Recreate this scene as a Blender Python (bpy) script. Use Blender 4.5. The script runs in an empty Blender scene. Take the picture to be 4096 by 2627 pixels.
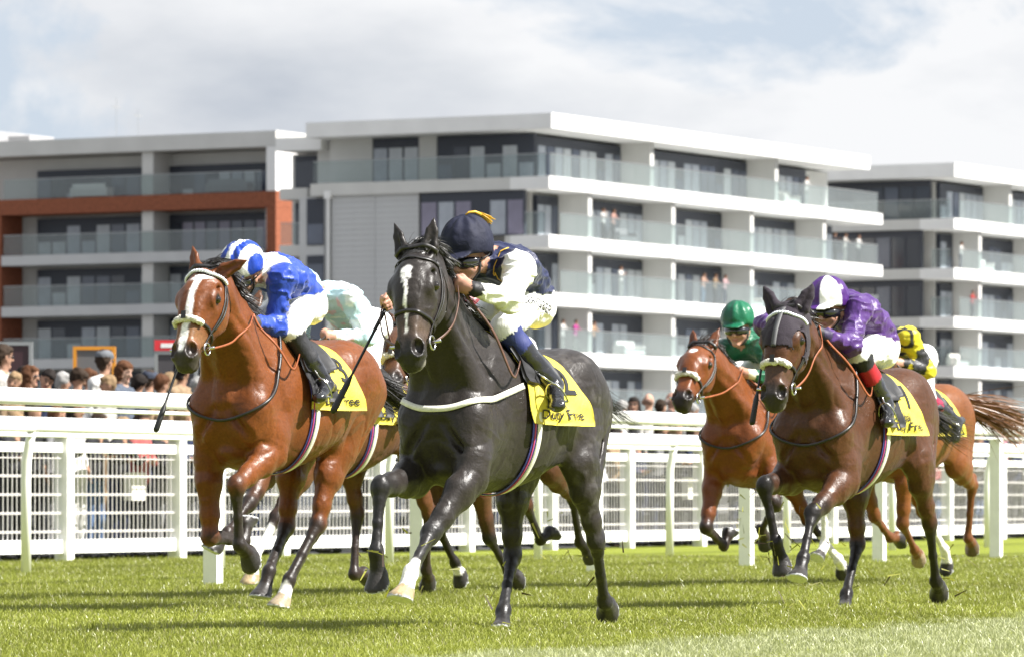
import bpy, bmesh, math, random
import numpy as np
from mathutils import Vector, Matrix
rad = math.radians
scene = bpy.context.scene
C = scene.collection
random.seed(7); RNG = np.random.default_rng(11)

# ------------------------------------------------------------------ camera
CAM_H = 0.68
FPX = 20472.0 / 4096.0            # focal length in picture widths
cam_d = bpy.data.cameras.new("camera")
cam = bpy.data.objects.new("camera", cam_d); C.objects.link(cam)
cam.location = (0, 0, CAM_H); cam.rotation_euler = (rad(90), 0, 0)
cam_d.sensor_width = 36.0; cam_d.lens = 36.0 * FPX
cam_d.shift_y = (1979.0 - 1313.5) / 4096.0
cam_d.clip_start = 0.5; cam_d.clip_end = 4000
cam_d.dof.use_dof = True; cam_d.dof.focus_distance = 25.6; cam_d.dof.aperture_fstop = 8.5
scene.camera = cam

# ------------------------------------------------------------------ sky and sun
SUN_AZ = rad(13)      # the sun stands to the right, a little on the camera's side
SUN_EL = rad(46)
w = bpy.data.worlds.new("World"); scene.world = w; w.use_nodes = True
nt = w.node_tree; nt.nodes.clear()
def N(t, **k):
    n = nt.nodes.new(t)
    for a, b in k.items(): setattr(n, a, b)
    return n
L = nt.links.new
out = N('ShaderNodeOutputWorld'); bg = N('ShaderNodeBackground')
sky = N('ShaderNodeTexSky', sky_type='NISHITA', sun_disc=False)
sky.sun_elevation = SUN_EL; sky.sun_rotation = rad(90) + SUN_AZ
sky.dust_density = 1.6; sky.ozone_density = 1.0
tc = N('ShaderNodeTexCoord')
sep = N('ShaderNodeSeparateXYZ'); L(tc.outputs['Generated'], sep.inputs[0])
# clouds: soft heaps over the whole sky, a little wider than tall
mp = N('ShaderNodeMapping'); mp.inputs['Scale'].default_value = (1.0, 1.0, 1.9); mp.inputs['Location'].default_value = (0.22, 0.0, 0.13)
L(tc.outputs['Generated'], mp.inputs[0])
n1 = N('ShaderNodeTexNoise'); n1.inputs['Scale'].default_value = 9.0; n1.inputs['Detail'].default_value = 9; n1.inputs['Roughness'].default_value = 0.60
n1.inputs['Distortion'].default_value = 0.35
L(mp.outputs[0], n1.inputs['Vector'])
cov = N('ShaderNodeValToRGB'); cov.color_ramp.elements[0].position = 0.43; cov.color_ramp.elements[1].position = 0.51
L(n1.outputs['Fac'], cov.inputs[0])
n2 = N('ShaderNodeTexNoise'); n2.inputs['Scale'].default_value = 6.0; n2.inputs['Detail'].default_value = 7; n2.inputs['Roughness'].default_value = 0.55
mp2 = N('ShaderNodeMapping'); mp2.inputs['Location'].default_value = (2.2, 0.5, 0.1); mp2.inputs['Scale'].default_value = (1.0, 1.0, 2.6); L(tc.outputs['Generated'], mp2.inputs[0]); L(mp2.outputs[0], n2.inputs['Vector'])
shade = N('ShaderNodeValToRGB')
shade.color_ramp.elements[0].position = 0.42; shade.color_ramp.elements[0].color = (1.04, 1.05, 1.07, 1)
shade.color_ramp.elements[1].position = 0.66; shade.color_ramp.elements[1].color = (0.60, 0.65, 0.73, 1)
L(n2.outputs['Fac'], shade.inputs[0])
skm = N('ShaderNodeVectorMath', operation='SCALE'); L(sky.outputs[0], skm.inputs[0]); skm.inputs['Scale'].default_value = 0.10
pale = N('ShaderNodeMixRGB'); pale.inputs[0].default_value = 0.82; L(skm.outputs[0], pale.inputs[1]); pale.inputs[2].default_value = (0.76, 0.86, 1.0, 1)
mixc = N('ShaderNodeMixRGB'); L(cov.outputs[0], mixc.inputs[0]); L(pale.outputs[0], mixc.inputs[1]); L(shade.outputs[0], mixc.inputs[2])
L(mixc.outputs[0], bg.inputs[0]); bg.inputs[1].default_value = 0.375
L(bg.outputs[0], out.inputs[0])

sun_d = bpy.data.lights.new("sun", 'SUN'); sun = bpy.data.objects.new("sun", sun_d); C.objects.link(sun)
sd = Vector((math.cos(SUN_EL) * math.cos(SUN_AZ), -math.cos(SUN_EL) * math.sin(SUN_AZ), math.sin(SUN_EL)))
sun.rotation_euler = sd.to_track_quat('Z', 'Y').to_euler(); sun.location = (20, 0, 30)
sun_d.energy = 5.0; sun_d.angle = rad(0.6); sun_d.color = (1.0, 0.965, 0.915)

scene.view_settings.view_transform = 'Standard'; scene.view_settings.look = 'None'
scene.view_settings.exposure = 1.28; scene.view_settings.gamma = 1.0
scene.view_settings.use_curve_mapping = False
scene.cycles.max_bounces = 6; scene.cycles.transparent_max_bounces = 10
scene.cycles.sample_clamp_indirect = 6.0

# ------------------------------------------------------------------ helpers
def link(o, parent=None):
    C.objects.link(o)
    if parent is not None: o.parent = parent
    return o
def tag(o, label=None, cat=None, group=None, kind=None):
    if label: o['label'] = label
    if cat: o['category'] = cat
    if group: o['group'] = group
    if kind: o['kind'] = kind
    return o
def empty(name, loc=(0, 0, 0), rz=0.0, parent=None):
    o = bpy.data.objects.new(name, None); o.location = loc; o.rotation_euler = (0, 0, rz); o.empty_display_size = 0.2
    return link(o, parent)
def mesh_obj(name, verts, faces, mats, parent=None, smooth=False, mat_idx=None):
    me = bpy.data.meshes.new(name)
    me.from_pydata([tuple(v) for v in verts], [], [tuple(f) for f in faces])
    for m in (mats if isinstance(mats, (list, tuple)) else [mats]): me.materials.append(m)
    if smooth: me.polygons.foreach_set('use_smooth', [True] * len(me.polygons))
    if mat_idx is not None: me.polygons.foreach_set('material_index', np.asarray(mat_idx, np.int32))
    me.update()
    return link(bpy.data.objects.new(name, me), parent)
def np_mesh(name, V, Q, mats, smooth=True, mat_idx=None, col=None):
    """V (n,3), Q (m,4) or (m,3) index array -> mesh data"""
    me = bpy.data.meshes.new(name); V = np.asarray(V, np.float32); Q = np.asarray(Q, np.int32); k = Q.shape[1]
    me.vertices.add(len(V)); me.vertices.foreach_set('co', V.ravel())
    me.loops.add(Q.size); me.loops.foreach_set('vertex_index', Q.ravel())
    me.polygons.add(len(Q)); me.polygons.foreach_set('loop_start', np.arange(len(Q), dtype=np.int32) * k)
    me.polygons.foreach_set('loop_total', np.full(len(Q), k, np.int32))
    for m in mats: me.materials.append(m)
    if mat_idx is not None: me.polygons.foreach_set('material_index', np.asarray(mat_idx, np.int32))
    me.polygons.foreach_set('use_smooth', np.full(len(Q), smooth, bool))
    if col is not None:
        a = me.color_attributes.new('Col', 'FLOAT_COLOR', 'POINT')
        c4 = np.ones((len(V), 4), np.float32); c4[:, :3] = col; a.data.foreach_set('color', c4.ravel())
    me.update(calc_edges=True)
    return me
BOXF = [(0, 1, 2, 3), (7, 6, 5, 4), (0, 4, 5, 1), (1, 5, 6, 2), (2, 6, 7, 3), (3, 7, 4, 0)]
def box_vf(x0, x1, y0, y1, z0, z1):
    return ([(x0, y0, z0), (x0, y1, z0), (x1, y1, z0), (x1, y0, z0), (x0, y0, z1), (x0, y1, z1), (x1, y1, z1), (x1, y0, z1)], BOXF)
class MB:
    """collects pieces into one mesh"""
    def __init__(s): s.v = []; s.f = []; s.m = []
    def add(s, v, f, m=0):
        o = len(s.v); s.v += [tuple(p) for p in v]; s.f += [tuple(i + o for i in q) for q in f]; s.m += [m] * len(f); return s
    def box(s, x0, x1, y0, y1, z0, z1, m=0): return s.add(*box_vf(x0, x1, y0, y1, z0, z1), m)
    def tube(s, pts, r, n=8, m=0, cap=True, flat=1.0):
        v, f = tube_vf(pts, r, n, cap, flat); return s.add(v, f, m)
    def build(s, name, mats, parent=None, smooth=False): return mesh_obj(name, s.v, s.f, mats, parent, smooth, s.m)
def tube_vf(pts, r, n=8, cap=True, flat=1.0):
    P = [Vector(p) for p in pts]; k = len(P); R = [r] * k if not hasattr(r, '__len__') else list(r)
    v = []; f = []; t0 = (P[1] - P[0]).normalized()
    u = t0.orthogonal().normalized()
    for i in range(k):
        t = (P[min(i + 1, k - 1)] - P[max(i - 1, 0)]).normalized()
        u = (u - t * u.dot(t)); u = u.normalized() if u.length > 1e-6 else t.orthogonal().normalized()
        b = t.cross(u)
        for j in range(n):
            a = 2 * math.pi * j / n
            v.append(P[i] + (u * math.cos(a) + b * (math.sin(a) * flat)) * R[i])
    for i in range(k - 1):
        for j in range(n):
            j2 = (j + 1) % n; f.append((i * n + j, i * n + j2, (i + 1) * n + j2, (i + 1) * n + j))
    if cap: f.append(tuple(range(n - 1, -1, -1))); f.append(tuple((k - 1) * n + j for j in range(n)))
    return v, f
def ball_vf(c, r, nu=12, nv=8):
    r = (r, r, r) if not hasattr(r, '__len__') else r
    v = []; f = []
    for i in range(nv + 1):
        a = math.pi * i / nv
        for j in range(nu):
            b = 2 * math.pi * j / nu
            v.append((c[0] + r[0] * math.sin(a) * math.cos(b), c[1] + r[1] * math.sin(a) * math.sin(b), c[2] + r[2] * math.cos(a)))
    for i in range(nv):
        for j in range(nu):
            j2 = (j + 1) % nu; f.append((i * nu + j, (i + 1) * nu + j, (i + 1) * nu + j2, i * nu + j2))
    return v, f

# ------------------------------------------------------------------ materials
MATS = {}
def mat(name, col=(0.5, 0.5, 0.5), rough=0.5, spec=0.5, metal=0.0, vary=0.0, vscale=8.0, bump=0.0, bscale=60.0, attr=False, coat=0.0,
        sheen=0.0, trans=0.0, bstretch=(1, 1, 1), detail=4.0, alpha=1.0, sub=0.0, bdist=0.0, bump2=0.0, bscale2=200.0, bstretch2=(1, 1, 1), rvary=0.0):
    if name in MATS: return MATS[name]
    m = bpy.data.materials.new(name); m.use_nodes = True; t = m.node_tree; b = t.nodes['Principled BSDF']
    b.inputs['Roughness'].default_value = rough; b.inputs['Metallic'].default_value = metal
    b.inputs['Specular IOR Level'].default_value = spec; b.inputs['Coat Weight'].default_value = coat; b.inputs['Coat Roughness'].default_value = 0.15
    b.inputs['Sheen Weight'].default_value = sheen
    if sub: b.inputs['Subsurface Weight'].default_value = sub; b.inputs['Subsurface Radius'].default_value = (0.01, 0.004, 0.002)
    c = (*col, 1); b.inputs['Base Color'].default_value = c; src = None
    tcn = t.nodes.new('ShaderNodeTexCoord')
    if attr:
        a = t.nodes.new('ShaderNodeAttribute'); a.attribute_name = 'Col'; src = a.outputs['Color']
    if vary > 0:
        n = t.nodes.new('ShaderNodeTexNoise'); n.inputs['Scale'].default_value = vscale; n.inputs['Detail'].default_value = detail
        t.links.new(tcn.outputs['Object'], n.inputs['Vector'])
        mr = t.nodes.new('ShaderNodeMapRange'); mr.inputs['From Min'].default_value = 0.3; mr.inputs['From Max'].default_value = 0.7
        mr.inputs['To Min'].default_value = 1 - vary; mr.inputs['To Max'].default_value = 1 + vary
        t.links.new(n.outputs['Fac'], mr.inputs['Value'])
        mm = t.nodes.new('ShaderNodeVectorMath'); mm.operation = 'SCALE'
        if src: t.links.new(src, mm.inputs[0])
        else: mm.inputs[0].default_value = col
        t.links.new(mr.outputs[0], mm.inputs['Scale']); src = mm.outputs[0]
    if src: t.links.new(src, b.inputs['Base Color'])
    if bump > 0:
        n = t.nodes.new('ShaderNodeTexNoise'); n.inputs['Scale'].default_value = bscale; n.inputs['Detail'].default_value = 5; n.inputs['Distortion'].default_value = bdist
        mpn = t.nodes.new('ShaderNodeMapping'); mpn.inputs['Scale'].default_value = bstretch
        t.links.new(tcn.outputs['Object'], mpn.inputs[0]); t.links.new(mpn.outputs[0], n.inputs['Vector'])
        bn = t.nodes.new('ShaderNodeBump'); bn.inputs['Strength'].default_value = 1.0; bn.inputs['Distance'].default_value = bump
        t.links.new(n.outputs['Fac'], bn.inputs['Height']); t.links.new(bn.outputs[0], b.inputs['Normal'])
        if bump2 > 0:
            n_ = t.nodes.new('ShaderNodeTexNoise'); n_.inputs['Scale'].default_value = bscale2; n_.inputs['Detail'].default_value = 3; mq = t.nodes.new('ShaderNodeMapping'); mq.inputs['Scale'].default_value = bstretch2
            t.links.new(tcn.outputs['Object'], mq.inputs[0]); t.links.new(mq.outputs[0], n_.inputs['Vector']); b2 = t.nodes.new('ShaderNodeBump'); b2.inputs['Distance'].default_value = bump2; t.links.new(n_.outputs['Fac'], b2.inputs['Height']); t.links.new(bn.outputs[0], b2.inputs['Normal']); t.links.new(b2.outputs[0], b.inputs['Normal'])
            if rvary > 0:
                mr_ = t.nodes.new('ShaderNodeMapRange'); mr_.inputs['From Min'].default_value = .3; mr_.inputs['From Max'].default_value = .7; mr_.inputs['To Min'].default_value = rough - rvary; mr_.inputs['To Max'].default_value = rough + rvary; t.links.new(n.outputs['Fac'], mr_.inputs['Value']); t.links.new(mr_.outputs[0], b.inputs['Roughness'])
    if trans > 0:
        tr = t.nodes.new('ShaderNodeBsdfTranslucent'); mixs = t.nodes.new('ShaderNodeMixShader'); mixs.inputs[0].default_value = trans
        if src: t.links.new(src, tr.inputs[0])
        else: tr.inputs[0].default_value = c
        o = t.nodes['Material Output']; t.links.new(b.outputs[0], mixs.inputs[1]); t.links.new(tr.outputs[0], mixs.inputs[2]); t.links.new(mixs.outputs[0], o.inputs[0])
    if alpha < 1: b.inputs['Alpha'].default_value = alpha
    MATS[name] = m; return m
def glass_mat(name, tint=(0.7, 0.8, 0.8), amount=0.25, rough=0.03):
    """thin pane: mostly see-through, mirrors by its angle, a little body colour"""
    if name in MATS: return MATS[name]
    m = bpy.data.materials.new(name); m.use_nodes = True; t = m.node_tree; t.nodes.clear()
    o = t.nodes.new('ShaderNodeOutputMaterial'); tr = t.nodes.new('ShaderNodeBsdfTransparent'); tr.inputs[0].default_value = (*tint, 1)
    df = t.nodes.new('ShaderNodeBsdfDiffuse'); df.inputs[0].default_value = (*tint, 1)
    gl = t.nodes.new('ShaderNodeBsdfGlossy'); gl.inputs['Roughness'].default_value = rough
    lw = t.nodes.new('ShaderNodeLayerWeight'); lw.inputs[0].default_value = .5; pw = t.nodes.new('ShaderNodeMath'); pw.operation = 'POWER'; t.links.new(lw.outputs['Facing'], pw.inputs[0]); pw.inputs[1].default_value = 4.0
    fr = t.nodes.new('ShaderNodeMath'); fr.operation = 'MULTIPLY_ADD'; t.links.new(pw.outputs[0], fr.inputs[0]); fr.inputs[1].default_value = .35; fr.inputs[2].default_value = .03
    a = t.nodes.new('ShaderNodeMixShader'); a.inputs[0].default_value = amount; b = t.nodes.new('ShaderNodeMixShader')
    t.links.new(tr.outputs[0], a.inputs[1]); t.links.new(df.outputs[0], a.inputs[2]); t.links.new(fr.outputs[0], b.inputs[0])
    t.links.new(a.outputs[0], b.inputs[1]); t.links.new(gl.outputs[0], b.inputs[2]); t.links.new(b.outputs[0], o.inputs[0])
    MATS[name] = m; return m

# ------------------------------------------------------------------ implicit surfaces
A_ = lambda p: np.asarray(p, np.float64)
def nrm(v): v = A_(v); return v / (np.linalg.norm(v) + 1e-12)
class Field:
    def __init__(s, lo, hi, h):
        s.h = h; s.o = A_(lo); s.n = np.ceil((A_(hi) - s.o) / h).astype(int) + 1
        s.ax = [(s.o[i] + h * np.arange(s.n[i])).astype(np.float32) for i in range(3)]
        s.D = np.full(s.n, 0.5, np.float32); s.B = np.full(s.n, 0.5, np.float32); s.M = np.zeros(s.n, np.uint8)
    def sub(s, lo, hi):
        a = np.clip(np.floor((A_(lo) - s.o) / s.h).astype(int), 0, s.n); b = np.clip(np.ceil((A_(hi) - s.o) / s.h).astype(int) + 1, 0, s.n)
        if (b <= a).any(): return None
        sl = tuple(slice(a[i], b[i]) for i in range(3))
        return sl, s.ax[0][sl[0]][:, None, None], s.ax[1][sl[1]][None, :, None], s.ax[2][sl[2]][None, None, :]
    def put(s, sl, d, k, mid, op='u'):
        a = s.D[sl]
        if op == 'u':
            hh = np.maximum(k - np.abs(a - d), 0) / k
            s.D[sl] = np.minimum(a, d) - hh * hh * k * 0.25
            if mid is not None:
                bt = d < s.B[sl]; s.B[sl] = np.where(bt, d, s.B[sl]); s.M[sl] = np.where(bt, mid, s.M[sl])
        elif op == 's':
            hh = np.maximum(k - np.abs(-d - a), 0) / k
            s.D[sl] = np.maximum(a, -d) + hh * hh * k * 0.25
    def ec(s, a, b, ra, rb, k=0.03, side=(0, 1, 0), mid=0, op='u', cut=None):
        """tapered capsule with elliptic section; ra, rb = (half width along side, half depth) or radius"""
        a = A_(a); b = A_(b); ra = (ra, ra) if np.isscalar(ra) else ra; rb = (rb, rb) if np.isscalar(rb) else rb
        ab = b - a; Ln = np.linalg.norm(ab)
        if Ln < 1e-6: ab = A_((0, 0, 1e-4)); Ln = 1e-4
        axv = ab / Ln; sd_ = A_(side) - axv * np.dot(side, axv)
        if np.linalg.norm(sd_) < 1e-3: sd_ = np.cross(axv, (1, 0, 0.01))
        sd_ = nrm(sd_); up = np.cross(axv, sd_); m = max(*ra, *rb) + k + 2 * s.h
        q = s.sub(np.minimum(a, b) - m, np.maximum(a, b) + m)
        if q is None: return
        sl, X, Y, Z = q; X = X - a[0]; Y = Y - a[1]; Z = Z - a[2]
        e = X * axv[0] + Y * axv[1] + Z * axv[2]; t = np.clip(e / Ln, 0, 1); ex = e - t * Ln
        u = X * sd_[0] + Y * sd_[1] + Z * sd_[2]; v = X * up[0] + Y * up[1] + Z * up[2]
        w0 = ra[0] + (rb[0] - ra[0]) * t; d0 = ra[1] + (rb[1] - ra[1]) * t; mn = np.minimum(w0, d0)
        d = (np.sqrt((u / w0) ** 2 + (v / d0) ** 2 + (ex / mn) ** 2) - 1) * mn
        if cut is not None:
            cn = A_(cut[1]); c0 = A_(cut[0]) - a; d = np.maximum(d, (X - c0[0]) * cn[0] + (Y - c0[1]) * cn[1] + (Z - c0[2]) * cn[2])
        s.put(sl, d.astype(np.float32), k, mid, op)
    def el(s, c, r, k=0.03, R=None, mid=0, op='u'):
        """ellipsoid, R rows = its axes"""
        c = A_(c); r = A_((r, r, r) if np.isscalar(r) else r); R = np.eye(3) if R is None else A_(R); m = r.max() + k + 2 * s.h
        q = s.sub(c - m, c + m)
        if q is None: return
        sl, X, Y, Z = q; X = X - c[0]; Y = Y - c[1]; Z = Z - c[2]
        U = [(X * R[i][0] + Y * R[i][1] + Z * R[i][2]) / r[i] for i in range(3)]
        k0 = np.sqrt(U[0] ** 2 + U[1] ** 2 + U[2] ** 2); k1 = np.sqrt((U[0] / r[0]) ** 2 + (U[1] / r[1]) ** 2 + (U[2] / r[2]) ** 2)
        s.put(sl, (k0 * (k0 - 1) / (k1 + 1e-9)).astype(np.float32), k, mid, op)
    def chain(s, P, Rr, k=0.03, side=(0, 1, 0), mid=0):
        for i in range(len(P) - 1): s.ec(P[i], P[i + 1], Rr[i], Rr[i + 1], k, side, mid)
    def sample(s, p, G=None):
        G = s.D if G is None else G
        q = (np.atleast_2d(A_(p)) - s.o) / s.h; q = np.clip(q, 0, s.n - 1.001); i = q.astype(int); f = q - i; r = 0
        for a in (0, 1):
            for b in (0, 1):
                for c in (0, 1):
                    wgt = (f[:, 0] if a else 1 - f[:, 0]) * (f[:, 1] if b else 1 - f[:, 1]) * (f[:, 2] if c else 1 - f[:, 2])
                    r = r + wgt * G[i[:, 0] + a, i[:, 1] + b, i[:, 2] + c]
        return r
    def grad(s, p):
        p = np.atleast_2d(A_(p)); e = s.h * 1.2
        g = np.stack([s.sample(p + A_(d)) - s.sample(p - A_(d)) for d in ((e, 0, 0), (0, e, 0), (0, 0, e))], 1)
        return g / (np.linalg.norm(g, axis=1, keepdims=True) + 1e-9)
    def onto(s, p, off=0.004, it=8):
        """move points to distance off from the surface"""
        p = np.atleast_2d(A_(p)).copy()
        for _ in range(it): p -= np.clip(s.sample(p) - off, -0.04, 0.04)[:, None] * s.grad(p) * 0.9
        return p, s.grad(p)
    def mesh(s):
        D = s.D; ins = D < 0; S = np.zeros(s.n - 1, np.int8); nx, ny, nz = s.n
        offs = [(a, b, c) for a in (0, 1) for b in (0, 1) for c in (0, 1)]
        for a, b, c in offs: S += ins[a:nx - 1 + a, b:ny - 1 + b, c:nz - 1 + c]
        act = np.argwhere((S > 0) & (S < 8)); cid = np.full(s.n - 1, -1, np.int32)
        cid[act[:, 0], act[:, 1], act[:, 2]] = np.arange(len(act))
        V = np.stack([D[act[:, 0] + a, act[:, 1] + b, act[:, 2] + c] for a, b, c in offs], 1)
        O = A_(offs); acc = np.zeros((len(act), 3)); cnt = np.zeros(len(act))
        for i in range(8):
            for j in range(i + 1, 8):
                if np.abs(O[i] - O[j]).sum() != 1: continue
                x = (V[:, i] < 0) != (V[:, j] < 0); t = V[x, i] / (V[x, i] - V[x, j])
                acc[x] += O[i] + t[:, None] * (O[j] - O[i]); cnt[x] += 1
        P = s.o + (act + acc / cnt[:, None]) * s.h
        Q = []
        for ax in range(3):
            a_ = [slice(None)] * 3; b_ = [slice(None)] * 3; a_[ax] = slice(0, -1); b_[ax] = slice(1, None)
            ch = ins[tuple(a_)] != ins[tuple(b_)]; e = np.argwhere(ch)
            o1, o2 = [(1, 2), (2, 0), (0, 1)][ax]
            ok = (e[:, o1] > 0) & (e[:, o2] > 0) & (e[:, o1] < s.n[o1] - 1) & (e[:, o2] < s.n[o2] - 1); e = e[ok]
            first_in = ins[e[:, 0], e[:, 1], e[:, 2]]
            q = []
            for d1, d2 in ((1, 1), (0, 1), (0, 0), (1, 0)):
                ee = e.copy(); ee[:, o1] -= d1; ee[:, o2] -= d2; q.append(cid[ee[:, 0], ee[:, 1], ee[:, 2]])
            q = np.stack(q, 1); q[~first_in] = q[~first_in][:, ::-1]; Q.append(q)
        Q = np.concatenate(Q); Q = Q[(Q >= 0).all(1)]
        mid = s.M[tuple(np.clip(np.rint((P - s.o) / s.h).astype(int), 0, s.n - 1).T)]
        return P, Q, mid
    def relax(s, P, Q, it=1, lam=0.5):
        for _ in range(it):
            acc = np.zeros_like(P); cnt = np.zeros(len(P))
            for a, b in ((0, 1), (1, 2), (2, 3), (3, 0)):
                for i, j in ((a, b), (b, a)):
                    for c in range(3): acc[:, c] += np.bincount(Q[:, i], P[Q[:, j], c], len(P))
                    cnt += np.bincount(Q[:, i], minlength=len(P))
            P = P + lam * (acc / np.maximum(cnt, 1)[:, None] - P)
        return P
def smooth01(x, a, b): t = np.clip((x - a) / (b - a), 0, 1); return t * t * (3 - 2 * t)
def vnoise(P, sc, seed=0):
    """cheap smooth value noise"""
    r = np.random.default_rng(seed).random(4096).astype(np.float64); p = P * sc + 100; i = np.floor(p).astype(int); f = p - i; f = f * f * (3 - 2 * f); out = 0
    for a in (0, 1):
        for b in (0, 1):
            for c in (0, 1):
                hsh = ((i[:, 0] + a) * 73856093 ^ (i[:, 1] + b) * 19349663 ^ (i[:, 2] + c) * 83492791) & 4095
                out = out + r[hsh] * (f[:, 0] if a else 1 - f[:, 0]) * (f[:, 1] if b else 1 - f[:, 1]) * (f[:, 2] if c else 1 - f[:, 2])
    return out

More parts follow.
